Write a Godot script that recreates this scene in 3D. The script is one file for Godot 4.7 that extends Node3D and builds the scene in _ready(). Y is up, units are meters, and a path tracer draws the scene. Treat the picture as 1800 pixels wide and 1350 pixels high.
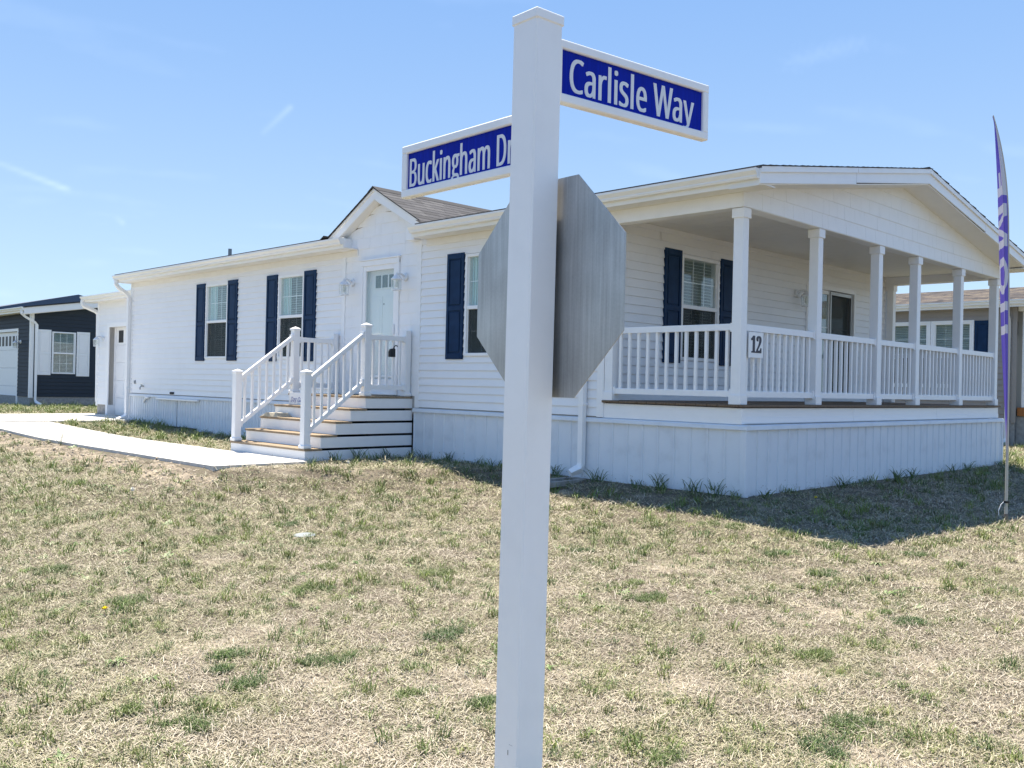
extends Node3D

# ---------------------------------------------------------------- mesh builder
class MB:
	var v := PackedVector3Array()
	var n := PackedVector3Array()
	var uv := PackedVector2Array()
	var c := PackedColorArray()
	var col := Color.WHITE

	func t3(a: Vector3, b: Vector3, d: Vector3, na: Vector3, nb: Vector3, nd: Vector3) -> void:
		v.append_array([a, d, b])
		n.append_array([na, nd, nb])
		uv.append_array([Vector2(a.x + a.z, -a.y), Vector2(d.x + d.z, -d.y), Vector2(b.x + b.z, -b.y)])
		c.append_array([col, col, col])

	func tri(a: Vector3, b: Vector3, d: Vector3) -> void:
		var q := (b - a).cross(d - a).normalized()
		t3(a, b, d, q, q, q)

	func quad(a: Vector3, b: Vector3, d: Vector3, e: Vector3) -> void:
		tri(a, b, d)
		tri(a, d, e)

	func quad_from(m: Vector3, a: Vector3, b: Vector3, d: Vector3, e: Vector3) -> void:
		if (b - a).cross(d - a).dot((a + d) * 0.5 - m) < 0.0:
			quad(a, e, d, b)
		else:
			quad(a, b, d, e)

	# a box between two corners with chamfered edges
	func bx(lo: Vector3, hi: Vector3, ch := 0.0) -> void:
		var m := (lo + hi) * 0.5
		var h := (hi - lo) * 0.5
		ch = minf(ch, minf(h.x, minf(h.y, h.z)) * 0.45)
		var p := func(s: Vector3, axis: int) -> Vector3:
			var r := h
			for k in 3:
				if k != axis:
					r[k] -= ch
			return m + s * r
		for axis in 3:
			var u := (axis + 1) % 3
			var w := (axis + 2) % 3
			for sg in [-1.0, 1.0]:
				var q := []
				for k in [[-1.0, -1.0], [1.0, -1.0], [1.0, 1.0], [-1.0, 1.0]]:
					var s := Vector3.ZERO
					s[axis] = sg
					s[u] = k[0]
					s[w] = k[1]
					q.append(p.call(s, axis))
				quad_from(m, q[0], q[1], q[2], q[3])
			if ch <= 0.0:
				continue
			for su in [-1.0, 1.0]:
				for sw in [-1.0, 1.0]:
					var s0 := Vector3.ZERO
					s0[u] = su
					s0[w] = sw
					var s1 := s0
					s0[axis] = -1.0
					s1[axis] = 1.0
					quad_from(m, p.call(s0, u), p.call(s1, u), p.call(s1, w), p.call(s0, w))
		if ch > 0.0:
			for sx in [-1.0, 1.0]:
				for sy in [-1.0, 1.0]:
					for sz in [-1.0, 1.0]:
						var s := Vector3(sx, sy, sz)
						var a: Vector3 = p.call(s, 0)
						var b: Vector3 = p.call(s, 1)
						var d: Vector3 = p.call(s, 2)
						if (b - a).cross(d - a).dot(s) < 0.0:
							tri(a, d, b)
						else:
							tri(a, b, d)

	# polygon in the local xy plane pushed along local z
	func prism(poly: PackedVector2Array, z0: float, z1: float, t := Transform3D.IDENTITY) -> void:
		var area := 0.0
		for i in poly.size():
			area += poly[i].cross(poly[(i + 1) % poly.size()])
		if area < 0.0:
			poly = poly.duplicate()
			poly.reverse()
		for i in poly.size():
			var a := poly[i]
			var b := poly[(i + 1) % poly.size()]
			quad(t * Vector3(a.x, a.y, z0), t * Vector3(b.x, b.y, z0), t * Vector3(b.x, b.y, z1), t * Vector3(a.x, a.y, z1))
		var ix := Geometry2D.triangulate_polygon(poly)
		for k in range(0, ix.size(), 3):
			var a := poly[ix[k]]
			var b := poly[ix[k + 1]]
			var d := poly[ix[k + 2]]
			if (b - a).cross(d - a) < 0.0:
				var sw := b
				b = d
				d = sw
			tri(t * Vector3(a.x, a.y, z1), t * Vector3(b.x, b.y, z1), t * Vector3(d.x, d.y, z1))
			tri(t * Vector3(a.x, a.y, z0), t * Vector3(d.x, d.y, z0), t * Vector3(b.x, b.y, z0))

	# profile given as (out, up), pushed along a wall's own length
	func along(poly: Array, s0: float, s1: float) -> void:
		prism(PackedVector2Array(poly), -s1, -s0, Transform3D(Basis(Vector3(0, 0, 1), Vector3(0, 1, 0), Vector3(-1, 0, 0)), Vector3.ZERO))

	# profile given as (along, out), pushed upwards
	func upright(poly: Array, y0: float, y1: float) -> void:
		prism(PackedVector2Array(poly), -y1, -y0, Transform3D(Basis(Vector3(1, 0, 0), Vector3(0, 0, 1), Vector3(0, -1, 0)), Vector3.ZERO))

	func tube(path: Array, radii, sides := 8, caps := true, turn := 0.0) -> void:
		var rings := []
		var side := Vector3.ZERO
		for i in path.size():
			var d: Vector3 = (path[mini(i + 1, path.size() - 1)] - path[maxi(i - 1, 0)]).normalized()
			if i == 0:
				side = d.cross(Vector3(0, 0, 1) if absf(d.z) < 0.9 else Vector3(0, 1, 0)).normalized()
			else:
				side = (side - d * side.dot(d)).normalized()
			var up := d.cross(side)
			var r: float = radii[i] if radii is Array else radii
			var stretch := 1.0
			if i > 0 and i < path.size() - 1:
				stretch = 1.0 / maxf(0.5, ((path[i] - path[i - 1]) as Vector3).normalized().dot(d))
			var ring := []
			for k in sides:
				var a := TAU * k / sides + turn
				ring.append([path[i] + (side * cos(a) + up * sin(a)) * r * (stretch if sides == 4 else 1.0), side * cos(a) + up * sin(a)])
			rings.append(ring)
		for i in path.size() - 1:
			for k in sides:
				var a = rings[i][k]
				var b = rings[i][(k + 1) % sides]
				var d = rings[i + 1][(k + 1) % sides]
				var e = rings[i + 1][k]
				if sides <= 6:
					quad(a[0], b[0], d[0], e[0])
				else:
					t3(a[0], b[0], d[0], a[1], b[1], d[1])
					t3(a[0], d[0], e[0], a[1], d[1], e[1])
		if caps:
			for k in range(1, sides - 1):
				tri(rings[0][0][0], rings[0][k + 1][0], rings[0][k][0])
				tri(rings[-1][0][0], rings[-1][k][0], rings[-1][k + 1][0])

	# profile of (radius, height) turned round local y
	func lathe(prof: Array, sides := 16, t := Transform3D.IDENTITY) -> void:
		for i in prof.size() - 1:
			for k in sides:
				var a0 := TAU * k / sides
				var a1 := TAU * (k + 1) / sides
				var p: Vector2 = prof[i]
				var q: Vector2 = prof[i + 1]
				quad(t * Vector3(cos(a0) * p.x, p.y, sin(a0) * p.x), t * Vector3(cos(a0) * q.x, q.y, sin(a0) * q.x), t * Vector3(cos(a1) * q.x, q.y, sin(a1) * q.x), t * Vector3(cos(a1) * p.x, p.y, sin(a1) * p.x))

	func mesh() -> ArrayMesh:
		var a := []
		a.resize(Mesh.ARRAY_MAX)
		a[Mesh.ARRAY_VERTEX] = v
		a[Mesh.ARRAY_NORMAL] = n
		a[Mesh.ARRAY_TEX_UV] = uv
		a[Mesh.ARRAY_COLOR] = c
		var m := ArrayMesh.new()
		m.add_surface_from_arrays(Mesh.PRIMITIVE_TRIANGLES, a)
		return m

# ---------------------------------------------------------------- scene helpers
const EYE := Vector3(-9.201, 1.18, 5.525)
const RIGHT := Vector3(0.7083, 0, 0.7059)
const AHEAD := Vector3(0.7059, 0, -0.7083)
var M := {}
var taken := {}
var rng := RandomNumberGenerator.new()
var lawn_noise := FastNoiseLite.new()
var fine_noise := FastNoiseLite.new()

func numbered(called: String) -> String:
	taken[called] = taken.get(called, -1) + 1
	return called if taken[called] == 0 else "%s_%03d" % [called, taken[called]]

func put(parent: Node, called: String, mb, mat: Material, t := Transform3D.IDENTITY) -> MeshInstance3D:
	var o := MeshInstance3D.new()
	o.name = numbered(called) if parent == self else called
	o.mesh = mb.mesh() if mb is MB else mb
	o.material_override = mat
	o.transform = t
	parent.add_child(o, true)
	return o

func holder(parent: Node, called: String, t := Transform3D.IDENTITY) -> Node3D:
	var o := Node3D.new()
	o.name = numbered(called) if parent == self else called
	o.transform = t
	parent.add_child(o, true)
	return o

func tag(o: Node, label: String, category: String, group := "") -> Node:
	o.set_meta("label", label)
	o.set_meta("category", category)
	if group:
		o.set_meta("group", group)
	return o

func another(o: Node3D, stem: String, t: Transform3D, label: String) -> Node3D:
	var d: Node3D = o.duplicate()
	d.name = numbered(stem)
	add_child(d, true)
	d.transform = t
	d.set_meta("label", label)
	return d

func kind(o: Node, k: String) -> Node:
	o.set_meta("kind", k)
	return o

func box(lo: Vector3, hi: Vector3, ch := 0.0) -> MB:
	var m := MB.new()
	m.bx(lo, hi, ch)
	return m

# wall frame: s runs to the right as seen from outside, y up, n outwards
func face(o: Vector3, out: Vector3) -> Transform3D:
	return Transform3D(Basis(Vector3.UP.cross(out), Vector3.UP, out), o)

func lin(r: float, g: float, b: float, a := 1.0) -> Color:
	var k := Color(r, g, b).linear_to_srgb()
	k.a = a
	return k

func ss(a: float, b: float, x: float) -> float:
	var t := clampf((x - a) / (b - a), 0.0, 1.0)
	return t * t * (3.0 - 2.0 * t)

# height of the ground
func ground_y(x: float, z: float) -> float:
	var ex := 3.4 * ss(-3.0, -6.0, z) + 12.0 * ss(-14.5, -17.0, z)
	var d := Vector2(maxf(-ex - x, 0.0), maxf(z, 0.0)).length()
	var base := 0.035 * ss(-1.0, -5.0, z) + 0.12 * ss(-11.0, -17.0, z)
	return base - 0.3 * (1.0 - exp(-d / 1.6)) + 0.012 * lawn_noise.get_noise_2d(x * 2.0, z * 2.0) * ss(0.1, 0.8, d)

func noise_tex(size: int, freq: float, cols: Array, offs: Array, seed_: int, octaves := 4, kind_ := FastNoiseLite.TYPE_SIMPLEX_SMOOTH, normal := false, bump := 4.0) -> NoiseTexture2D:
	var f := FastNoiseLite.new()
	f.seed = seed_
	f.noise_type = kind_
	f.frequency = freq
	f.fractal_octaves = octaves
	var t := NoiseTexture2D.new()
	t.width = size
	t.height = size
	t.seamless = true
	t.noise = f
	if normal:
		t.as_normal_map = true
		t.bump_strength = bump
	else:
		var g := Gradient.new()
		g.offsets = PackedFloat32Array(offs)
		g.colors = PackedColorArray(cols)
		t.color_ramp = g
	return t

func grey(x: float) -> Color:
	return Color(x, x, x)

func mat(color: Color, rough: float, tex: Texture2D = null, scale := 1.0, bump: Texture2D = null, bump_cm := 0.1, world := true) -> StandardMaterial3D:
	var m := StandardMaterial3D.new()
	m.albedo_color = color
	m.roughness = rough
	if tex or bump:
		m.uv1_triplanar = true
		m.uv1_world_triplanar = world
		m.uv1_scale = Vector3.ONE * scale
	if tex:
		m.albedo_texture = tex
	if bump:
		m.heightmap_enabled = true
		m.heightmap_texture = bump
		m.heightmap_scale = bump_cm
	return m

func make_materials() -> void:
	var dust := noise_tex(512, 0.012, [grey(0.98), grey(0.994), grey(1.0)], [0.0, 0.45, 1.0], 3, 5)
	var rough_h := noise_tex(512, 0.05, [grey(0.0), grey(1.0)], [0.0, 1.0], 5, 5)
	var long_grain := streaks(512, 512, 11, 0.80, 1.0)
	M.vinyl = mat(lin(0.845, 0.85, 0.865), 0.42, dust, 0.35)
	M.trim = mat(lin(0.87, 0.875, 0.885), 0.36, dust, 0.5)
	M.gutter = mat(lin(0.86, 0.855, 0.835), 0.3, dust, 0.4)
	M.soffit = mat(lin(0.82, 0.805, 0.77), 0.5, dust, 0.6)
	M.shake = mat(lin(0.87, 0.875, 0.885), 0.5, dust, 0.5, long_grain, 0.12)
	M.skirt = mat(lin(0.72, 0.76, 0.81), 0.45, noise_tex(512, 0.01, [grey(0.94), grey(0.985), grey(1.0)], [0.0, 0.4, 1.0], 9, 5), 0.5)
	M.navy = mat(lin(0.014, 0.042, 0.105), 0.45, noise_tex(256, 0.02, [grey(0.85), grey(1.0)], [0.0, 1.0], 8), 0.8)
	M.paint = mat(lin(0.86, 0.865, 0.875), 0.4, dust, 0.7)
	M.deck = mat(lin(0.20, 0.135, 0.085), 0.8, long_grain, 1.3, rough_h, 0.1)
	M.tread = mat(lin(0.36, 0.27, 0.175), 0.85, long_grain, 1.1, rough_h, 0.1)
	M.dark = mat(lin(0.03, 0.03, 0.033), 0.9)
	M.inside = mat(lin(0.42, 0.40, 0.37), 0.9)
	M.blind = mat(lin(0.72, 0.74, 0.72), 0.6)
	M.black = mat(lin(0.012, 0.012, 0.014), 0.45)
	M.lamp = mat(lin(0.76, 0.77, 0.79), 0.35)
	M.shingle = mat(lin(0.098, 0.098, 0.108), 0.95, noise_tex(512, 0.16, [grey(0.55), grey(0.85), grey(1.0)], [0.0, 0.5, 1.0], 21, 3), 1.0, rough_h, 0.15)
	M.shingle_b = mat(lin(0.135, 0.134, 0.14), 0.95, M.shingle.albedo_texture, 1.0, rough_h, 0.15)
	M.shingle_c = mat(lin(0.07, 0.07, 0.076), 0.95, M.shingle.albedo_texture, 1.0, rough_h, 0.15)
	M.concrete = mat(lin(0.60, 0.585, 0.55), 0.9, noise_tex(512, 0.02, [grey(0.84), grey(0.95), grey(1.0)], [0.0, 0.5, 1.0], 31, 6), 0.45, rough_h, 0.15)
	M.block = mat(lin(0.40, 0.39, 0.37), 0.95, noise_tex(256, 0.03, [grey(0.8), grey(1.0)], [0.0, 1.0], 33, 5), 1.0)
	M.charcoal = mat(lin(0.040, 0.050, 0.064), 0.5, dust, 0.4)
	M.taupe = mat(lin(0.30, 0.275, 0.255), 0.5, dust, 0.4)
	M.post = mat(lin(0.89, 0.895, 0.905), 0.28, noise_tex(512, 0.008, [grey(0.978), grey(0.993), grey(1.0)], [0.0, 0.5, 1.0], 41, 5), 1.0)
	M.sign_blue = mat(lin(0.004, 0.020, 0.40), 0.5, streaks(256, 256, 43, 0.86, 1.0), 3.0)
	M.sign_white = mat(lin(0.74, 0.76, 0.80), 0.5)
	M.navy.metallic_specular = 0.22
	M.charcoal.metallic_specular = 0.2
	M.skirt.metallic_specular = 0.3
	M.sign_blue.metallic_specular = 0.2
	M.number = mat(lin(0.008, 0.010, 0.035), 0.4)
	M.steel = mat(lin(0.42, 0.42, 0.41), 0.42, dust, 2.0)
	M.steel.metallic = 0.9
	M.orange_wood = mat(lin(0.45, 0.17, 0.045), 0.8, long_grain, 1.0)
	M.utility = mat(lin(0.24, 0.27, 0.28), 0.6, dust, 2.0)
	var g := StandardMaterial3D.new()
	g.transparency = BaseMaterial3D.TRANSPARENCY_ALPHA
	g.albedo_color = Color(0.72, 0.88, 0.85, 0.10)
	g.roughness = 0.02
	g.metallic_specular = 0.5
	M.glass = g
	var s := StandardMaterial3D.new()
	s.transparency = BaseMaterial3D.TRANSPARENCY_ALPHA
	s.albedo_color = Color(0.13, 0.15, 0.16, 0.42)
	s.roughness = 0.9
	M.screen = s
	M.reflection_drape = mat(lin(0.50, 0.70, 0.68), 0.8)  # pale teal of sky reflected in the glass, put into this colour
	M.vertical_blind = mat(lin(0.50, 0.56, 0.55), 0.8)
	var z := StandardMaterial3D.new()
	z.albedo_color = lin(0.52, 0.52, 0.515)
	z.metallic = 0.85
	z.roughness = 0.5
	z.albedo_texture = rolled_metal(51, 0.85, 1.0)
	z.roughness_texture = rolled_metal(52, 0.8, 1.0)
	z.uv1_scale = Vector3(1, 1, 1)
	M.galvanized = z

# lines that run one way, for wood grain, brushed metal and print film
func streaks(w: int, h: int, seed_: int, low: float, high: float) -> ImageTexture:
	var f := FastNoiseLite.new()
	f.seed = seed_
	f.frequency = 0.045
	f.fractal_octaves = 4
	var im := Image.create(w, h, false, Image.FORMAT_RGB8)
	for x in w:
		for y in h:
			var a := TAU * x / w
			var b := TAU * y / h
			var k := f.get_noise_3d(cos(a) * 160.0, sin(a) * 160.0, cos(b) * 3.0) + 0.35 * f.get_noise_3d(cos(a) * 300.0 + 900.0, sin(a) * 300.0, sin(b) * 14.0)
			var q := clampf(lerpf(low, high, 0.5 + k * 0.9), 0.0, 1.0)
			im.set_pixel(x, y, Color(q, q, q))
	return ImageTexture.create_from_image(im)

# fine rolling lines with cloudy patches, for bare sheet metal
func rolled_metal(seed_: int, low: float, high: float) -> ImageTexture:
	var f := FastNoiseLite.new()
	f.seed = seed_
	f.frequency = 1.0
	f.fractal_octaves = 3
	var im := Image.create(512, 512, false, Image.FORMAT_RGB8)
	for x in 512:
		for y in 512:
			var u := x / 512.0
			var v := y / 512.0
			var k := 0.34 * f.get_noise_2d(u * 130.0, v * 2.2) + 0.42 * f.get_noise_2d(u * 34.0 + 70.0, v * 0.9) + 0.5 * f.get_noise_2d(u * 3.0 + 9.0, v * 2.6 + 30.0) + 0.16 * f.get_noise_2d(u * 60.0, v * 60.0 + 11.0)
			var q := clampf(lerpf(low, high, 0.5 + k), 0.0, 1.0)
			im.set_pixel(x, y, Color(q, q, q))
	return ImageTexture.create_from_image(im)

func sky_cover() -> ImageTexture:
	var w := 2048
	var h := 1024
	var im := Image.create(w, h, false, Image.FORMAT_RGBA8)
	im.fill(Color(1, 1, 1, 0))
	var f := FastNoiseLite.new()
	f.seed = 77
	f.frequency = 1.6
	f.fractal_octaves = 5
	# thin high cirrus everywhere, thicker here and there
	for y in range(0, h / 2):
		var el := PI * 0.5 - PI * (y + 0.5) / h
		for x in w:
			var az := TAU * (x + 0.5) / w - PI
			var d := Vector3(sin(az) * cos(el), sin(el), -cos(az) * cos(el))
			var p := d / maxf(0.12, d.y + 0.1)
			var k := f.get_noise_3d(p.x * 0.8 + p.z * 0.5, p.z * 1.9 - p.x, 0.0)
			var a := clampf((k - 0.25) * 0.09, 0.0, 0.028)
			if a > 0.004:
				im.set_pixel(x, y, Color(1, 1, 1, a))
	# vapour trails: two directions and a width each
	for tr in [[Vector2(-14, 282), Vector2(118, 333), 0.2], [Vector2(462, 234), Vector2(511, 188), 0.15], [Vector2(203, 382), Vector2(216, 392), 0.12]]:
		for k in 160:
			var q := k / 159.0
			var px: Vector2 = (tr[0] as Vector2).lerp(tr[1], q)
			var d := pixel_ray(px).normalized()
			var u := fposmod(atan2(d.x, -d.z) / TAU, 1.0) * w
			var v := acos(d.y) / PI * h
			for yy in range(int(v) - 1, int(v) + 3):
				for xx in range(int(u) - 1, int(u) + 3):
					var r := Vector2(xx + 0.5 - u, yy + 0.5 - v).length()
					var a: float = tr[2] * clampf(1.0 - r / 0.95, 0.0, 1.0) * (0.3 + 0.7 * q)
					if a > im.get_pixel(xx, yy).a:
						im.set_pixel(xx, yy, Color(1, 1, 1, a))
	# one faint wisp of cloud
	for k in 900:
		var q := rng.randf()
		var px := Vector2(1385, 112).lerp(Vector2(1520, 72), q) + Vector2(rng.randfn() * 14.0, rng.randfn() * 9.0)
		var d := pixel_ray(px).normalized()
		var u := int(fposmod(atan2(d.x, -d.z) / TAU, 1.0) * w)
		var v := int(acos(d.y) / PI * h)
		im.set_pixel(u, v, Color(1, 1, 1, minf(0.045, im.get_pixel(u, v).a + 0.006)))
	return ImageTexture.create_from_image(im)

func cam_basis() -> Basis:
	var pitch := atan(3.0 / 1639.0)
	var roll := atan(0.0223)
	var f := AHEAD.normalized() * cos(pitch) + Vector3.UP * sin(pitch)
	var u := Vector3.UP * cos(pitch) - AHEAD.normalized() * sin(pitch)
	var r := RIGHT.normalized()
	return Basis(r * cos(roll) + u * sin(roll), u * cos(roll) - r * sin(roll), -f)

func pixel_ray(p: Vector2) -> Vector3:
	var b := cam_basis()
	return b.x * (p.x - 900.0) / 1639.0 - b.y * (p.y - 675.0) / 1639.0 - b.z

func _ready() -> void:
	rng.seed = 4
	lawn_noise.seed = 12
	lawn_noise.frequency = 0.35
	lawn_noise.fractal_octaves = 4
	fine_noise.seed = 5
	fine_noise.frequency = 2.2
	fine_noise.fractal_octaves = 3
	# camera
	var cam := Camera3D.new()
	cam.name = "camera"
	cam.fov = rad_to_deg(2.0 * atan(675.0 / 1639.0))
	cam.near = 0.05
	cam.far = 2000.0
	add_child(cam)
	cam.transform = Transform3D(cam_basis(), EYE)
	cam.current = true
	# sky
	var env := Environment.new()
	env.background_mode = Environment.BG_SKY
	var sky := ProceduralSkyMaterial.new()
	sky.sky_top_color = lin(0.098, 0.203, 0.425)
	sky.sky_horizon_color = lin(0.362, 0.478, 0.565)
	sky.sky_curve = 0.16
	sky.ground_bottom_color = lin(0.20, 0.18, 0.13)
	sky.ground_horizon_color = lin(0.30, 0.30, 0.27)
	sky.sun_angle_max = 12.0
	sky.sun_curve = 0.12
	sky.sky_cover = sky_cover()
	sky.sky_cover_modulate = Color(1, 1, 1, 0.6)
	env.sky = Sky.new()
	env.sky.sky_material = sky
	env.tonemap_mode = Environment.TONE_MAPPER_LINEAR
	env.tonemap_exposure = 2.15
	env.sdfgi_enabled = true
	env.ssao_enabled = true
	env.ssil_enabled = true
	var we := WorldEnvironment.new()
	we.name = "environment"
	we.environment = env
	add_child(we)
	# sun, high behind the house
	var sun := DirectionalLight3D.new()
	sun.name = "sun"
	sun.light_energy = 1.6
	sun.light_color = Color(1.0, 0.955, 0.88)
	sun.light_angular_distance = 0.55
	sun.shadow_enabled = true
	add_child(sun)
	sun.look_at_from_position(Vector3(0.14, 1.0, -0.40) * 20.0, Vector3.ZERO, Vector3(1, 0, 0))

	make_materials()
	make_ground()
	make_house()
	make_garage()
	make_steps()
	make_charcoal_house()
	make_taupe_house()
	make_sign_post()
	make_flag()
	make_small_things()
	make_lawn()

# ---------------------------------------------------------------- the setting
func make_ground() -> void:
	var xs := spaced(-11.5, 10.0, 0.14, 400.0)
	var zs := spaced(-17.0, 7.0, 0.14, 400.0)
	var v := PackedVector3Array()
	var n := PackedVector3Array()
	var c := PackedColorArray()
	var ix := PackedInt32Array()
	for z in zs:
		for x in xs:
			v.append(Vector3(x, ground_y(x, z), z))
			var e := 0.1
			n.append(Vector3(ground_y(x - e, z) - ground_y(x + e, z), 2.0 * e, ground_y(x, z - e) - ground_y(x, z + e)).normalized())
			var k := lawn_noise.get_noise_2d(x * 3.0 + 40.0, z * 3.0)
			var q := fine_noise.get_noise_2d(x, z)
			var soil := Color(0.47, 0.40, 0.30)
			var shaded_thatch := Color(0.20, 0.168, 0.12)  # darkened: shade between the straw blades is put into the ground colour
			var moss := Color(0.15, 0.155, 0.06)
			var far := ss(14.0, 30.0, Vector2(x + 9.0, z - 5.5).length())
			var cc := shaded_thatch.lerp(soil, ss(0.25, 0.5, k + q * 0.12)).lerp(moss, maxf(clampf(q * 0.9 - k - 0.1, 0.0, 0.55), far * 0.75))
			c.append(cc)
	var w := xs.size()
	for j in zs.size() - 1:
		for i in w - 1:
			var a := j * w + i
			ix.append_array([a, a + 1, a + w + 1, a, a + w + 1, a + w])
	var arr := []
	arr.resize(Mesh.ARRAY_MAX)
	arr[Mesh.ARRAY_VERTEX] = v
	arr[Mesh.ARRAY_NORMAL] = n
	arr[Mesh.ARRAY_COLOR] = c
	arr[Mesh.ARRAY_INDEX] = ix
	var m := ArrayMesh.new()
	m.add_surface_from_arrays(Mesh.PRIMITIVE_TRIANGLES, arr)
	var g := mat(Color.WHITE, 0.95, noise_tex(1024, 0.06, [grey(0.52), grey(0.86), grey(1.0)], [0.0, 0.45, 1.0], 61, 6), 0.55, noise_tex(1024, 0.09, [grey(0.0), grey(1.0)], [0.0, 1.0], 62, 6), 1.6)
	g.vertex_color_use_as_albedo = true
	kind(put(self, "ground", m, g), "structure")

	# concrete walk, slab by slab
	var walk := holder(self, "walkway")
	kind(walk, "structure")
	var z0 := -5.62
	for k in 8:
		var z1 := z0 - 1.29
		var mb := MB.new()
		var ya := maxf(ground_y(-3.4, z0), ground_y(-2.1, z0)) + 0.03
		var yb := maxf(ground_y(-3.4, z1), ground_y(-2.1, z1)) + 0.03
		mb.prism(PackedVector2Array([Vector2(z0 - 0.004, ya - 0.14), Vector2(z0 - 0.004, ya), Vector2(z1 + 0.004, yb), Vector2(z1 + 0.004, yb - 0.14)]), -3.46, -2.0, Transform3D(Basis(Vector3(0, 0, 1), Vector3(0, 1, 0), Vector3(-1, 0, 0)), Vector3(-5.46, 0, 0)))
		put(walk, "concrete_slab", mb, M.concrete)
		z0 = z1
	var drive := holder(self, "driveway")
	kind(drive, "structure")
	for i in 5:
		for k in 2:
			var xa := 0.58 - 2.4 * (i + 1)
			var za := -20.25 + 2.13 * k
			put(drive, "concrete_slab", box(Vector3(xa + 0.004, 0.03, za + 0.004), Vector3(xa + 2.396, 0.185, za + 2.126 - (0.12 if k == 1 else 0.0)), 0.008), M.concrete)

func spaced(a: float, b: float, step: float, reach: float) -> PackedFloat32Array:
	var out := PackedFloat32Array()
	var x := a
	var lower := PackedFloat32Array()
	var k := step
	while x > a - reach:
		k *= 1.22
		x -= k
		lower.append(x)
	lower.reverse()
	out.append_array(lower)
	x = a
	while x < b:
		out.append(x)
		x += step
	k = step
	while x < b + reach:
		out.append(x)
		k *= 1.22
		x += k
	return out

# ---------------------------------------------------------------- wall pieces
func without(spans: Array, cut: Array) -> Array:
	var out := []
	for s in spans:
		if cut[1] <= s[0] or cut[0] >= s[1]:
			out.append(s)
			continue
		if cut[0] > s[0] + 0.01:
			out.append([s[0], cut[0]])
		if cut[1] < s[1] - 0.01:
			out.append([cut[1], s[1]])
	return out

# sheathing with openings (each [s0, s1, y0, y1]); siding boards are its children
func wall(parent: Node, called: String, t: Transform3D, s0: float, s1: float, y0: float, y1: float, openings: Array, board_mat: Material, course := 0.1145, back: Material = null, thick := 0.12) -> MeshInstance3D:
	var ys := [y0, y1]
	for o in openings:
		for k in [o[2], o[3]]:
			if k > y0 and k < y1:
				ys.append(k)
	ys.sort()
	var mb := MB.new()
	for i in ys.size() - 1:
		if ys[i + 1] - ys[i] < 0.001:
			continue
		var mid: float = (ys[i] + ys[i + 1]) * 0.5
		var spans := [[s0, s1]]
		for o in openings:
			if mid > o[2] and mid < o[3]:
				spans = without(spans, [o[0], o[1]])
		for s in spans:
			mb.bx(Vector3(s[0], ys[i], -thick), Vector3(s[1], ys[i + 1], 0.0))
	var w := put(parent, called, mb, back if back else M.inside, t)
	var y := y0
	var row := 0
	while y < y1 - 0.01:
		var top := minf(y + course, y1)
		var spans := [[s0, s1]]
		var mids := []
		for o in openings:
			if o[3] > y + 0.001 and o[2] < top - 0.001:
				spans = without(spans, [o[0], o[1]])
				if o[2] > y + 0.012:
					mids.append([o[0], o[1], y, o[2]])
				if o[3] < top - 0.012:
					mids.append([o[0], o[1], o[3], top])
		for s in spans:
			# panels of about 3.7 m, their laps staggered from course to course
			var a: float = s[0]
			var lap := 1.1 + fposmod(row * 1.37, 2.6)
			while s[1] - a > lap + 0.7:
				board(w, a, a + lap + 0.02, y, y, top, course, board_mat, 0.0014)
				a += lap
				lap = 3.66
			board(w, a, s[1], y, y, top, course, board_mat)
		row += 1
		for s in mids:
			board(w, s[0], s[1], y, s[2], s[3], course, board_mat)
		y += course
	return w

func board(w: Node, s0: float, s1: float, base: float, ya: float, yb: float, course: float, m: Material, proud := 0.0) -> void:
	var d := func(y: float) -> float: return lerpf(0.021, 0.003, clampf((y - base) / course, 0.0, 1.0)) + proud
	var mb := MB.new()
	var poly := [Vector2(0.0005, ya), Vector2(d.call(ya) - 0.002, ya), Vector2(d.call(ya), ya + 0.003), Vector2(d.call(lerpf(ya, yb, 0.5)) + 0.001, lerpf(ya, yb, 0.5)), Vector2(d.call(yb), yb), Vector2(0.0005, yb)]
	mb.along(poly, s0 + 0.001, s1 - 0.001)
	put(w, "siding_board", mb, m)

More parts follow.
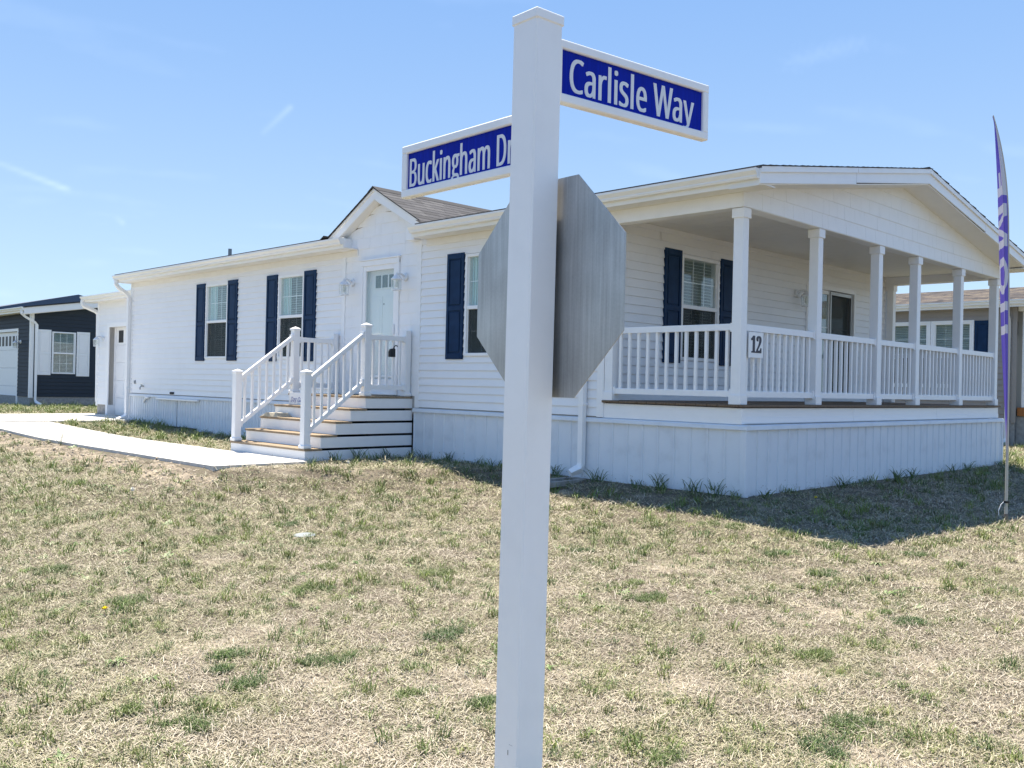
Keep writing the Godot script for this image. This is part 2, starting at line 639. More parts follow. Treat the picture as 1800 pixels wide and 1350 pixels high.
# frame with two sashes; grid of cols x 2 bars in each sash
func window(parent: Node, t: Transform3D, s0: float, s1: float, y0: float, y1: float, opt := {}) -> void:
	var mid: float = opt.get("mid", lerpf(y0, y1, 0.49))
	var mb := MB.new()
	var e := 0.045
	var out := 0.028
	mb.bx(Vector3(s0, y0, -0.10), Vector3(s0 + e, y1, out), 0.004)
	mb.bx(Vector3(s1 - e, y0, -0.10), Vector3(s1, y1, out), 0.004)
	mb.bx(Vector3(s0 + e, y1 - e, -0.10), Vector3(s1 - e, y1, out - 0.002), 0.004)
	mb.bx(Vector3(s0 + e, y0, -0.10), Vector3(s1 - e, y0 + e, out + 0.008), 0.004)
	mb.bx(Vector3(s0 + e, mid - 0.025, -0.05), Vector3(s1 - e, mid + 0.03, out - 0.008), 0.004)
	# sash stiles
	for yy in [[y0 + e, mid - 0.025], [mid + 0.03, y1 - e]]:
		mb.bx(Vector3(s0 + e, yy[0], -0.04), Vector3(s0 + e + 0.018, yy[1], 0.006), 0.003)
		mb.bx(Vector3(s1 - e - 0.018, yy[0], -0.04), Vector3(s1 - e, yy[1], 0.006), 0.003)
	var f := put(parent, "window", mb, M.trim, t)
	var a := s0 + e + 0.018
	var b := s1 - e - 0.018
	put(f, "pane", box(Vector3(a, mid + 0.03, -0.018), Vector3(b, y1 - e, -0.014)), M.glass)
	put(f, "pane", box(Vector3(a, y0 + e, -0.030), Vector3(b, mid - 0.025, -0.026)), M.glass)
	var cols: int = opt.get("cols", 3)
	for sash in [[mid + 0.03, y1 - e, -0.0205], [y0 + e, mid - 0.025, -0.0325]]:
		var gr := MB.new()
		for k in range(1, cols):
			var x := lerpf(a, b, float(k) / cols)
			gr.bx(Vector3(x - 0.006, sash[0], sash[2] - 0.006), Vector3(x + 0.006, sash[1], sash[2]))
		var yc: float = (sash[0] + sash[1]) * 0.5
		gr.bx(Vector3(a, yc - 0.006, sash[2] - 0.007), Vector3(b, yc + 0.006, sash[2] - 0.0005))
		put(f, "muntin_grid", gr, M.trim)
	if opt.get("screen", true):
		put(f, "insect_screen", box(Vector3(a, y0 + e, -0.006), Vector3(b, mid - 0.025, -0.005)), M.screen)
	# a blind behind the glass
	var bs: float = lerpf(a, b, opt.get("blind_from", 0.0))
	var bl := MB.new()
	var y := y0 + e + 0.01
	while y < y1 - e:
		bl.prism(PackedVector2Array([Vector2(-0.020, y + 0.012), Vector2(-0.0195, y + 0.0132), Vector2(0.020, y - 0.0008), Vector2(0.0195, y - 0.002)]), -b, -bs, Transform3D(Basis(Vector3(0, 0, 1), Vector3.UP, Vector3(-1, 0, 0)), Vector3(0, 0, -0.085)))
		y += 0.044
	if not opt.get("no_blind", false):
		put(f, "blind", bl, M.blind)
	if bs > a:
		var dr := MB.new()
		var k := 9
		for i in k:
			var x0 := lerpf(a, bs, float(i) / k)
			var x1 := lerpf(a, bs, float(i + 1) / k)
			dr.bx(Vector3(x0, mid + 0.03 if opt.get("short_reflection_drape", true) else y0 + e, -0.075 - 0.012 * (i % 2)), Vector3(x1, y1 - e, -0.070 - 0.012 * (i % 2)))
		put(f, "reflection_drape", dr, M.reflection_drape)  # added panel behind the upper sash, coloured like a sky reflection
	# room box behind, closed and dim
	var room := MB.new()
	var deep: float = opt.get("deep", 3.4)
	var w := 0.35
	room.bx(Vector3(s0 - w, y0 - w, -deep - 0.02), Vector3(s1 + w, y1 + 0.12, -deep))
	room.bx(Vector3(s0 - w - 0.02, y0 - w, -deep - 0.02), Vector3(s0 - w, y1 + 0.12, -0.121))
	room.bx(Vector3(s1 + w, y0 - w, -deep - 0.02), Vector3(s1 + w + 0.02, y1 + 0.12, -0.121))
	room.bx(Vector3(s0 - w, y0 - w - 0.02, -deep - 0.02), Vector3(s1 + w, y0 - w, -0.121))
	room.bx(Vector3(s0 - w, y1 + 0.12, -deep - 0.02), Vector3(s1 + w, y1 + 0.14, -0.121))
	put(f, "room_lining", room, M.inside)

func shutter(parent: Node, t: Transform3D, s0: float, s1: float, y0: float, y1: float, m: Material) -> void:
	var mb := MB.new()
	var e := 0.052
	var mid := lerpf(y0, y1, 0.48)
	mb.bx(Vector3(s0 + 0.004, y0 + 0.004, 0.004), Vector3(s1 - 0.004, y1 - 0.004, 0.024))
	mb.bx(Vector3(s0, y0, 0.004), Vector3(s0 + e, y1, 0.042), 0.004)
	mb.bx(Vector3(s1 - e, y0, 0.004), Vector3(s1, y1, 0.042), 0.004)
	mb.bx(Vector3(s0 + e, y0, 0.004), Vector3(s1 - e, y0 + 0.085, 0.041), 0.004)
	mb.bx(Vector3(s0 + e, y1 - 0.085, 0.004), Vector3(s1 - e, y1, 0.041), 0.004)
	mb.bx(Vector3(s0 + e, mid - 0.035, 0.004), Vector3(s1 - e, mid + 0.035, 0.041), 0.004)
	for yy in [[y0 + 0.085, mid - 0.035], [mid + 0.035, y1 - 0.085]]:
		mb.bx(Vector3(s0 + e + 0.022, yy[0] + 0.022, 0.015), Vector3(s1 - e - 0.022, yy[1] - 0.022, 0.038), 0.010)
	put(parent, "shutter", mb, m, t)

# rows of shakes between a and b, cut off at the height that lim gives
func shakes(w: Node, a: float, b: float, y0: float, y1: float, row: float, lim: Callable, m: Material) -> void:
	var y := y0
	while y < y1 - 0.02:
		var x := a
		while x < b - 0.005:
			var x1 := minf(x + rng.randf_range(0.14, 0.42), b)
			if b - x1 < 0.08:
				x1 = b
			var d0 := 0.013 + rng.randf_range(-0.0012, 0.0012)
			var xa := x + 0.0012
			var xb := x1 - 0.0012
			var la := minf(minf(y + row, y1), lim.call(xa))
			var lb := minf(minf(y + row, y1), lim.call(xb))
			x = x1
			if maxf(la, lb) < y + 0.006:
				continue
			# where the limit falls below the butt, begin the piece further in
			if la < y + 0.002:
				xa = lerpf(xa, xb, clampf((y + 0.003 - la) / (lb - la), 0.0, 0.98))
				la = y + 0.003
			if lb < y + 0.002:
				xb = lerpf(xb, xa, clampf((y + 0.003 - lb) / (la - lb), 0.0, 0.98))
				lb = y + 0.003
			var da := lerpf(d0, 0.004, (la - y) / row)
			var db := lerpf(d0, 0.004, (lb - y) / row)
			var p := [Vector3(xa, y, 0.0), Vector3(xb, y, 0.0), Vector3(xb, y, d0), Vector3(xa, y, d0), Vector3(xa, la, 0.0), Vector3(xb, lb, 0.0), Vector3(xb, lb, db), Vector3(xa, la, da)]
			var mb := MB.new()
			mb.quad(p[3], p[2], p[6], p[7])
			mb.quad(p[0], p[1], p[2], p[3])
			mb.quad(p[1], p[5], p[6], p[2])
			mb.quad(p[0], p[3], p[7], p[4])
			mb.quad(p[7], p[6], p[5], p[4])
			put(w, "shake", mb, m)
		y += row

const K_GUTTER := [Vector2(0, 0), Vector2(-0.055, 0), Vector2(-0.066, 0.022), Vector2(-0.062, 0.036), Vector2(-0.082, 0.06), Vector2(-0.096, 0.078), Vector2(-0.096, 0.105), Vector2(-0.088, 0.105), Vector2(-0.086, 0.082), Vector2(-0.05, 0.05), Vector2(-0.006, 0.03), Vector2(-0.006, 0.105), Vector2(0, 0.105)]

# gutter running along z on a wall that faces -x (side -1) or +x (side 1)
func gutter(parent: Node, x: float, y: float, z0: float, z1: float, called := "gutter") -> void:
	var mb := MB.new()
	var t := Transform3D(Basis.IDENTITY, Vector3(x, y, 0))
	var p := PackedVector2Array(K_GUTTER)
	mb.prism(p, z0, z1, t)
	# end caps
	var cap := PackedVector2Array([Vector2(0, 0), Vector2(-0.055, 0), Vector2(-0.068, 0.022), Vector2(-0.064, 0.036), Vector2(-0.084, 0.06), Vector2(-0.098, 0.078), Vector2(-0.098, 0.107), Vector2(0, 0.107)])
	mb.prism(cap, z0 - 0.004, z0, t)
	mb.prism(cap, z1, z1 + 0.004, t)
	put(parent, called, mb, M.gutter)

func downspout(parent: Node, pts: Array, m: Material, straps := []) -> void:
	var mb := MB.new()
	mb.tube(pts, 0.052, 4, true, PI / 4)
	var d := put(parent, "downspout", mb, m)
	for y in straps:
		var q: Vector3 = pts[4]
		put(d, "strap", box(Vector3(q.x - 0.041, y, q.z - 0.05), Vector3(q.x + 0.05, y + 0.03, q.z + 0.05), 0.002), m)

# a square turned post with pyramid cap and base trim, standing at p
func rail_post(parent: Node, p: Vector3, h: float, w: float, cap: bool, skirt := 0.055) -> void:
	var mb := MB.new()
	mb.bx(p + Vector3(-w, 0, -w), p + Vector3(w, h, w), 0.004)
	if skirt > 0.0:
		mb.bx(p + Vector3(-w - 0.016, 0.001, -w - 0.016), p + Vector3(w + 0.016, skirt, w + 0.016), 0.010)
	var o := put(parent, "post", mb, M.paint)
	if cap:
		var cp := MB.new()
		var e := w + 0.012
		cp.bx(p + Vector3(-e, h - 0.02, -e), p + Vector3(e, h + 0.012, e), 0.003)
		var top := p + Vector3(0, h + 0.045, 0)
		var q := [p + Vector3(-e + 0.004, h + 0.012, -e + 0.004), p + Vector3(e - 0.004, h + 0.012, -e + 0.004), p + Vector3(e - 0.004, h + 0.012, e - 0.004), p + Vector3(-e + 0.004, h + 0.012, e - 0.004)]
		for k in 4:
			cp.tri(q[(k + 1) % 4], q[k], top)
		put(o, "post_cap", cp, M.paint)

# rail between two points at floor level; slope allowed
func railing(parent: Node, a: Vector3, b: Vector3, top: float, bottom: float, count: int, thick := 0.026) -> void:
	var r := holder(parent, "railing")
	var flat := Vector3(b.x - a.x, 0, b.z - a.z)
	var len_ := flat.length()
	var dir := flat / len_
	var rise := (b.y - a.y) / len_
	var t := Transform3D(Basis(dir, Vector3.UP, dir.cross(Vector3.UP)), a)
	var strip := func(y0: float, y1: float, w: float) -> MB:
		var mb := MB.new()
		mb.prism(PackedVector2Array([Vector2(0, y0), Vector2(len_, y0 + rise * len_), Vector2(len_, y1 + rise * len_ - 0.006), Vector2(len_, y1 + rise * len_), Vector2(0, y1), Vector2(0, y0)]).slice(0, 5), -w, w)
		mb.prism(PackedVector2Array([Vector2(0, y1), Vector2(len_, y1 + rise * len_), Vector2(len_, y1 + rise * len_ + 0.006), Vector2(0, y1 + 0.006)]), -w + 0.006, w - 0.006)
		return mb
	put(r, "top_rail", strip.call(top - 0.075, top - 0.006, 0.036), M.paint, t)
	put(r, "bottom_rail", strip.call(bottom, bottom + 0.065, 0.030), M.paint, t)
	for end in [0.0, len_]:
		for y in [top - 0.09, bottom - 0.008]:
			var s: float = end
			var x0: float = s if end == 0.0 else s - 0.03
			put(r, "bracket", box(Vector3(x0, y + rise * s - 0.004, -0.042), Vector3(x0 + 0.03, y + rise * s + 0.098, 0.042), 0.003), M.paint, t)
	for k in count:
		var s := len_ * (k + 0.62) / (count + 0.24)
		var w := thick * 0.72
		put(r, "baluster", box(Vector3(s - w, bottom + 0.06 + rise * s - 0.012, -w), Vector3(s + w, top - 0.07 + rise * s, w), 0.003), M.paint, t)

# ---------------------------------------------------------------- the white house
const GZ := -0.06      # plane of the porch front
const PW := -2.06      # porch back wall
const WID := 8.44

func roof_y(x: float) -> float:
	return 3.585 + 0.1725 * (minf(x, 8.44 - x) + 0.33)

func make_house() -> void:
	var h := holder(self, "house")
	tag(h, "long white vinyl-sided manufactured house with navy shutters and covered corner porch", "house")
	var tf := face(Vector3(0, 0, 0), Vector3(-1, 0, 0))       # s = z
	var y0 := 0.815
	var y1 := 3.44
	# long front: left of the entry, then right of it up to the porch
	var wl := [[-12.79, -11.85, 1.60, 3.14], [-9.93, -9.05, 1.58, 3.13]]
	wall(h, "front_wall", tf, -16.5, -7.78, y0, y1, wl, M.vinyl)
	var wr := [[-4.71, -3.80, 1.60, 3.10]]
	wall(h, "front_wall", tf, -5.80, PW, y0, y1, wr, M.vinyl)
	for o in wl + wr:
		window(h, tf, o[0], o[1], o[2], o[3], {"mid": 2.36 if o[0] < -5.0 else 2.31, "blind_from": 0.33, "deep": 3.4 if o[0] < -5.0 else 1.15})
		shutter(h, tf, o[0] - 0.395, o[0] - 0.02, o[2] - 0.045, o[3] + 0.03, M.navy)
		shutter(h, tf, o[1] + 0.02, o[1] + 0.395, o[2] - 0.045, o[3] + 0.03, M.navy)
	# corner boards
	for z in [[-16.53, -16.44], [-7.86, -7.765], [-5.83, -5.735], [-2.15, PW]]:
		put(h, "corner_board", box(Vector3(-0.024, y0 - 0.01, z[0]), Vector3(0.0, y1, z[1]), 0.003), M.trim)
	put(h, "corner_board", box(Vector3(-0.023, y0 - 0.01, PW - 0.001), Vector3(0.075, 3.24, PW + 0.022), 0.003), M.trim)
	# plain closing walls at the back and the far end
	put(h, "back_wall", box(Vector3(WID - 0.12, 0.0, -16.5), Vector3(WID, y1, PW - 0.13)), M.vinyl)
	put(h, "end_wall", box(Vector3(0.0, 0.0, -16.62), Vector3(WID, y1, -16.5)), M.vinyl)
	put(h, "ceiling_panel", box(Vector3(0.0, y1, -16.62), Vector3(WID, y1 + 0.05, PW - 0.12)), M.inside)
	put(h, "floor_deck", box(Vector3(0.0, 0.70, -16.5), Vector3(WID - 0.12, 0.81, PW - 0.12)), M.inside)
	make_entry(h)
	# eaves on the long front
	for z in [[-16.72, -7.42], [-5.62, 0.30]]:
		put(h, "soffit", box(Vector3(-0.30, 3.405, z[0]), Vector3(0.0, 3.42, z[1])), M.soffit)
		put(h, "frieze_board", box(Vector3(-0.026, 3.30, z[0] + 0.2 if z[0] < -10.0 else z[0]), Vector3(-0.002, 3.405, minf(z[1], PW - 0.02)), 0.004), M.soffit)
		put(h, "fascia", box(Vector3(-0.318, 3.40, z[0]), Vector3(-0.30, 3.575, z[1])), M.gutter)
		gutter(h, -0.3185, 3.455, z[0] + 0.01, z[1] - 0.005)
	# fallen edge of the eave: a thin bright drip strip
	# downspouts
	downspout(h, [Vector3(-0.36, 3.45, -16.60), Vector3(-0.36, 3.36, -16.60), Vector3(-0.30, 3.27, -16.58), Vector3(-0.13, 3.16, -16.55), Vector3(-0.075, 3.05, -16.53), Vector3(-0.075, 0.33, -16.53), Vector3(-0.10, 0.24, -16.53), Vector3(-0.30, 0.17, -16.53)], M.trim, [2.2, 0.9])
	downspout(h, [Vector3(-0.36, 3.45, -2.34), Vector3(-0.36, 3.36, -2.34), Vector3(-0.30, 3.27, -2.34), Vector3(-0.13, 3.16, -2.34), Vector3(-0.075, 3.05, -2.34), Vector3(-0.075, 0.20, -2.34), Vector3(-0.09, 0.13, -2.35), Vector3(-0.22, 0.075, -2.40)], M.trim, [2.0, 0.95])
	make_skirting(h)
	make_porch(h)
	make_roof(h)
	# small fittings low on the far end of the front
	put(h, "outlet_cover", box(Vector3(-0.045, 1.03, -16.24), Vector3(-0.012, 1.11, -16.18), 0.006), M.utility)
	var tap := MB.new()
	tap.tube([Vector3(-0.012, 0.98, -15.75), Vector3(-0.07, 0.98, -15.75), Vector3(-0.10, 0.95, -15.75), Vector3(-0.10, 0.90, -15.75)], 0.016, 8)
	tap.bx(Vector3(-0.075, 0.995, -15.79), Vector3(-0.06, 1.02, -15.71), 0.004)
	put(h, "garden_tap", tap, M.steel)
	put(h, "cable_clip", box(Vector3(-0.04, 0.825, -14.35), Vector3(-0.012, 0.875, -14.17), 0.008), M.dark)

func make_entry(h: Node3D) -> void:
	var tf := face(Vector3(0, 0, 0), Vector3(-1, 0, 0))
	var door := [-7.27, -6.33, 0.98, 3.12]
	var c := -6.79
	var w := wall(h, "entry_wall", tf, -7.78, -5.80, 0.815, 3.60, [door], M.shake, 9.0, M.inside)
	for k in w.get_children():
		w.remove_child(k)
		k.free()
	# gable over the entry
	var gb := MB.new()
	gb.prism(PackedVector2Array([Vector2(-7.78, 3.60), Vector2(-5.80, 3.60), Vector2(c, 4.145)]), -0.10, 0.0)
	put(w, "gable_backing", gb, M.inside)
	var slope := 0.55
	var open_top := func(_x: float) -> float: return 9.0
	shakes(w, -7.765, door[0] - 0.055, 0.985, 3.217, 0.186, open_top, M.shake)
	shakes(w, door[1] + 0.055, -5.83, 0.985, 3.217, 0.186, open_top, M.shake)
	shakes(w, -7.765, -5.83, 3.217, 4.15, 0.186, func(x: float) -> float: return 4.165 - slope * absf(x - c), M.shake)
	# door: casing, storm door with glass, panelled inner door with three lights
	var f := MB.new()
	f.bx(Vector3(door[0] - 0.055, 0.985, -0.1), Vector3(door[0] + 0.02, 3.17, 0.036), 0.006)
	f.bx(Vector3(door[1] - 0.02, 0.985, -0.1), Vector3(door[1] + 0.055, 3.17, 0.036), 0.006)
	f.bx(Vector3(door[0] - 0.055, 3.10, -0.1), Vector3(door[1] + 0.055, 3.19, 0.042), 0.006)
	f.bx(Vector3(door[0] - 0.075, 3.19, 0.0), Vector3(door[1] + 0.075, 3.215, 0.06), 0.006)
	f.bx(Vector3(door[0] - 0.0, 0.985, -0.1), Vector3(door[1] + 0.0, 1.01, 0.045), 0.004)
	var df := put(h, "door_frame", f, M.trim, tf)
	var st := MB.new()
	var a: float = door[0] + 0.02
	var b: float = door[1] - 0.02
	st.bx(Vector3(a, 1.01, -0.012), Vector3(a + 0.075, 3.10, 0.024), 0.004)
	st.bx(Vector3(b - 0.075, 1.01, -0.012), Vector3(b, 3.10, 0.024), 0.004)
	st.bx(Vector3(a + 0.075, 3.02, -0.012), Vector3(b - 0.075, 3.10, 0.023), 0.004)
	st.bx(Vector3(a + 0.075, 1.01, -0.012), Vector3(b - 0.075, 1.24, 0.023), 0.004)
	st.bx(Vector3(a + 0.075, 1.27, -0.008), Vector3(b - 0.075, 1.30, 0.020), 0.003)
	var sd := put(h, "storm_door", st, M.trim, tf)
	put(sd, "pane", box(Vector3(a + 0.075, 1.24, 0.001), Vector3(b - 0.075, 3.02, 0.005)), M.glass)
	var hd := MB.new()
	hd.bx(Vector3(b - 0.06, 1.95, 0.024), Vector3(b - 0.02, 2.12, 0.045), 0.008)
	put(sd, "handle", hd, M.lamp)
	var d := MB.new()
	d.bx(Vector3(a, 1.01, -0.119), Vector3(b, 3.10, -0.08))
	for r in [[0.13, 0.46, 1.95, 2.60], [0.54, 0.87, 1.95, 2.60], [0.13, 0.46, 1.15, 1.85], [0.54, 0.87, 1.15, 1.85]]:
		var x0 := lerpf(a, b, r[0])
		var x1 := lerpf(a, b, r[1])
		d.bx(Vector3(x0, r[2], -0.085), Vector3(x1, r[3], -0.068), 0.008)
		d.bx(Vector3(x0 + 0.05, r[2] + 0.05, -0.07), Vector3(x1 - 0.05, r[3] - 0.05, -0.061), 0.008)
	var dr := put(h, "front_door", d, M.paint, tf)
	for k in 3:
		var x0 := lerpf(a, b, 0.25 + 0.20 * k)
		put(dr, "light_frame", box(Vector3(x0 - 0.012, 2.72, -0.085), Vector3(x0 + 0.172, 2.965, -0.066), 0.004), M.paint)
		put(dr, "door_light", box(Vector3(x0 + 0.008, 2.74, -0.0655), Vector3(x0 + 0.152, 2.945, -0.0635)), M.black)
	put(dr, "peephole", box(Vector3((a + b) * 0.5 - 0.012, 2.46, -0.081), Vector3((a + b) * 0.5 + 0.012, 2.484, -0.076)), M.black)
	# portico roof trim: rake boards, soffits and returns
	var rk := 0.17
	for sg in [-1.0, 1.0]:
		var e: float = c + sg * 1.30
		var yt := 4.335
		var ye := yt - slope * 1.30
		var mb := MB.new()
		mb.prism(PackedVector2Array([Vector2(c, yt - 0.02), Vector2(e, ye - 0.02), Vector2(e, ye - 0.155), Vector2(c, yt - 0.175)]), rk - 0.02, rk)
		put(h, "rake_board", mb, M.trim, tf)
		mb = MB.new()
		mb.prism(PackedVector2Array([Vector2(c, yt - 0.005), Vector2(e, ye - 0.005), Vector2(e, ye - 0.045), Vector2(c, yt - 0.045)]), rk, rk + 0.018)
		put(h, "rake_cap", mb, M.gutter, tf)
		mb = MB.new()
		mb.prism(PackedVector2Array([Vector2(c, yt - 0.175), Vector2(e, ye - 0.155), Vector2(e, ye - 0.17), Vector2(c, yt - 0.195)]), 0.0, rk - 0.003)
		put(h, "soffit", mb, M.soffit, tf)
	put(h, "eave_return", box(Vector3(-0.16, 3.40, -7.82), Vector3(0.0, 3.60, -7.62), 0.004), M.trim)
	put(h, "eave_return", box(Vector3(-0.16, 3.40, -5.96), Vector3(0.0, 3.60, -5.76), 0.004), M.trim)

func make_skirting(h: Node3D) -> void:
	var rib := func(mb: MB, s: float, wd: float, ya: float, yb: float) -> void:
		mb.upright([Vector2(s, 0.0), Vector2(s + wd, 0.0), Vector2(s + wd, 0.006), Vector2(s + 0.040, 0.006), Vector2(s + 0.032, 0.018), Vector2(s + 0.012, 0.018), Vector2(s + 0.004, 0.006), Vector2(s, 0.006)], ya, yb)
	var runs := [
		[face(Vector3(0, 0, 0), Vector3(-1, 0, 0)), -16.5, -8.1, 0.118],
		[face(Vector3(0, 0, 0), Vector3(-1, 0, 0)), -5.86, 0.0, 0.2325],
		[face(Vector3(0, 0, 0), Vector3(0, 0, 1)), 0.0, 8.48, 0.2325],
	]
	for r in runs:
		var t: Transform3D = r[0]
		var back := put(h, "skirting", box(Vector3(r[1], -0.12, -0.05), Vector3(r[2], 0.76, -0.002)), M.skirt, t)
		var s: float = r[1]
		while s < r[2] - 0.03:
			var wd := minf(r[3], r[2] - s)
			var mb := MB.new()
			rib.call(mb, s + 0.0006, wd - 0.0012, -0.12, 0.745 + rng.randf_range(-0.002, 0.0))
			put(back, "skirting_panel", mb, M.skirt)
			s += r[3]
		var lip := MB.new()
		lip.along([Vector2(-0.04, 0.738), Vector2(0.040, 0.738), Vector2(0.042, 0.744), Vector2(0.036, 0.785), Vector2(0.020, 0.797), Vector2(-0.04, 0.797)], r[1], r[2] + 0.0405 if r[2] == 0.0 else r[2])
		put(h, "skirting_cap", lip, M.skirt, t)
	put(h, "skirting_corner", box(Vector3(-0.026, -0.12, -0.05), Vector3(0.05, 0.737, 0.026), 0.004), M.skirt)
	put(h, "skirting_corner", box(Vector3(8.44, -0.12, -0.05), Vector3(8.506, 0.737, 0.026), 0.004), M.skirt)
	put(h, "skirting", box(Vector3(8.44, -0.12, -16.5), Vector3(8.48, 0.79, -0.05)), M.skirt)
	# dried mud specks thrown up by rain
	var mud := MB.new()
	for r in runs:
		for k in int((r[2] - r[1]) * 26.0):
			var sx := rng.randf_range(r[1], r[2])
			var hy := absf(rng.randfn()) * 0.07 + 0.01
			var q := rng.randf_range(0.0015, 0.006)
			var o: Vector3 = r[0] * Vector3(sx, ground_y((r[0] * Vector3(sx, 0, 0.05)).x, (r[0] * Vector3(sx, 0, 0.05)).z) + hy, 0.0188)
			var ux: Vector3 = r[0].basis.x * q
			var uy := Vector3(0, q * rng.randf_range(0.6, 1.8), 0)
			mud.quad(o - ux - uy, o + ux - uy * 0.6, o + ux * 0.7 + uy, o - ux * 0.8 + uy * 0.7)
	kind(put(h, "mud_specks", mud, mat(lin(0.24, 0.19, 0.13), 0.95)), "stuff")
	# access hatch in the far run, a loose cap strip and its elbow
	var t0: Transform3D = runs[0][0]
	put(h, "hatch_seam", box(Vector3(-14.02, 0.11, 0.006), Vector3(-14.0, 0.735, 0.0195)), M.dark, t0)
	put(h, "loose_cap_strip", box(Vector3(-14.95, 0.695, 0.03), Vector3(-12.95, 0.735, 0.085), 0.006), M.trim, t0)
	var el := MB.new()
	el.tube([Vector3(-15.62, 0.60, 0.055), Vector3(-15.60, 0.66, 0.055), Vector3(-15.50, 0.715, 0.055), Vector3(-15.38, 0.73, 0.055)], 0.028, 8)
	put(h, "loose_cap_strip", el, M.trim, t0)
	put(h, "hatch_rail", box(Vector3(-15.0, 0.095, 0.012), Vector3(-13.1, 0.125, 0.03), 0.003), M.dark, t0)

func make_porch(h: Node3D) -> void:
	# deck boards over white rim boards
	var deck := put(h, "porch_deck", box(Vector3(0.03, 0.80, PW), Vector3(8.41, 0.992, GZ - 0.03)), M.dark)
	var z := PW + 0.01
	while z < GZ + 0.0:
		var z1 := minf(z + 0.1365, GZ + 0.045)
		put(deck, "deck_board", box(Vector3(-0.045, 0.994, z), Vector3(8.47, 1.022, z1), 0.004), M.deck)
		z += 0.142
	var rims := [[0.0, 2.78], [2.786, 5.65], [5.656, 8.44]]
	for r in rims:
		put(h, "rim_board", box(Vector3(r[0], 0.80, GZ - 0.03), Vector3(r[1], 0.985, GZ + 0.004), 0.003), M.trim)
		put(h, "rim_trim", box(Vector3(r[0], 0.81, GZ + 0.004), Vector3(r[1], 0.875, GZ + 0.013), 0.003), M.trim)
	put(h, "rim_board", box(Vector3(-0.006, 0.80, PW), Vector3(0.03, 0.985, GZ + 0.006), 0.003), M.trim)
	put(h, "rim_board", box(Vector3(8.41, 0.80, PW), Vector3(8.444, 0.985, GZ + 0.006), 0.003), M.trim)
	put(h, "rim_corner", box(Vector3(-0.014, 0.802, GZ - 0.05), Vector3(0.06, 0.983, GZ + 0.016), 0.003), M.trim)
	# back wall of the porch
	var tb := face(Vector3(0, 0, PW), Vector3(0, 0, 1))
	var op := [[1.635, 2.59, 1.59, 3.07], [5.22, 7.04, 1.03, 3.03]]
	wall(h, "porch_wall", tb, 0.0, 8.30, 1.024, 3.40, op, M.vinyl)
	put(h, "corner_board", box(Vector3(8.28, 1.024, PW - 0.06), Vector3(8.36, 3.40, PW + 0.024), 0.003), M.trim)
	window(h, tb, op[0][0], op[0][1], op[0][2], op[0][3], {"mid": 2.345, "blind_from": 0.0, "cols": 3})
	shutter(h, tb, 1.225, 1.615, 1.545, 3.115, M.navy)
	shutter(h, tb, 2.61, 3.0, 1.545, 3.115, M.navy)
	# sliding glass door
	var fr := MB.new()
	fr.bx(Vector3(5.22, 1.03, -0.10), Vector3(5.29, 3.03, 0.035), 0.004)
	fr.bx(Vector3(6.97, 1.03, -0.10), Vector3(7.04, 3.03, 0.035), 0.004)
	fr.bx(Vector3(5.29, 2.95, -0.10), Vector3(6.97, 3.03, 0.034), 0.004)
	fr.bx(Vector3(5.29, 1.03, -0.10), Vector3(6.97, 1.09, 0.045), 0.004)
	var sl := put(h, "sliding_door", fr, M.trim, tb)
	for p in [[5.29, 6.16, -0.02, M.trim], [6.10, 6.97, -0.06, M.steel]]:
		var leaf := MB.new()
		leaf.bx(Vector3(p[0], 1.09, p[2] - 0.03), Vector3(p[0] + 0.06, 2.95, p[2]), 0.004)
		leaf.bx(Vector3(p[1] - 0.06, 1.09, p[2] - 0.03), Vector3(p[1], 2.95, p[2]), 0.004)
		leaf.bx(Vector3(p[0] + 0.06, 2.88, p[2] - 0.03), Vector3(p[1] - 0.06, 2.95, p[2] - 0.001), 0.004)
		leaf.bx(Vector3(p[0] + 0.06, 1.09, p[2] - 0.03), Vector3(p[1] - 0.06, 1.2, p[2] - 0.001), 0.004)
		leaf.bx(Vector3(p[0] + 0.06, 2.30, p[2] - 0.02), Vector3(p[1] - 0.06, 2.312, p[2] - 0.012))
		put(sl, "door_leaf", leaf, p[3])
		put(sl, "pane", box(Vector3(p[0] + 0.06, 1.2, p[2] - 0.017), Vector3(p[1] - 0.06, 2.88, p[2] - 0.013)), M.glass)
	put(sl, "insect_screen", box(Vector3(6.16, 1.2, -0.004), Vector3(6.91, 2.88, -0.003)), M.screen)
	var sf := MB.new()
	sf.bx(Vector3(6.12, 1.10, -0.012), Vector3(6.16, 2.94, 0.004), 0.003)
	sf.bx(Vector3(6.91, 1.10, -0.012), Vector3(6.95, 2.94, 0.004), 0.003)
	sf.bx(Vector3(6.16, 2.88, -0.012), Vector3(6.91, 2.94, 0.004), 0.003)
	sf.bx(Vector3(6.16, 1.10, -0.012), Vector3(6.91, 1.2, 0.004), 0.003)
	put(sl, "screen_frame", sf, M.steel)
	var vb := MB.new()
	for k in 11:
		var x := 6.16 + 0.072 * k
		vb.quad(Vector3(x, 1.1, -0.16), Vector3(x + 0.06, 1.1, -0.12), Vector3(x + 0.06, 2.94, -0.12), Vector3(x, 2.94, -0.16))
	put(sl, "vertical_blind", vb, M.vertical_blind)
	var room := MB.new()
	room.bx(Vector3(4.6, 0.9, -4.2), Vector3(7.8, 3.2, -4.18))
	room.bx(Vector3(4.58, 0.9, -4.2), Vector3(4.6, 3.2, -0.121))
	room.bx(Vector3(7.8, 0.9, -4.2), Vector3(7.82, 3.2, -0.121))
	room.bx(Vector3(4.6, 0.88, -4.2), Vector3(7.8, 0.9, -0.121))
	room.bx(Vector3(4.6, 3.2, -4.2), Vector3(7.8, 3.22, -0.121))
	put(sl, "room_lining", room, M.inside)
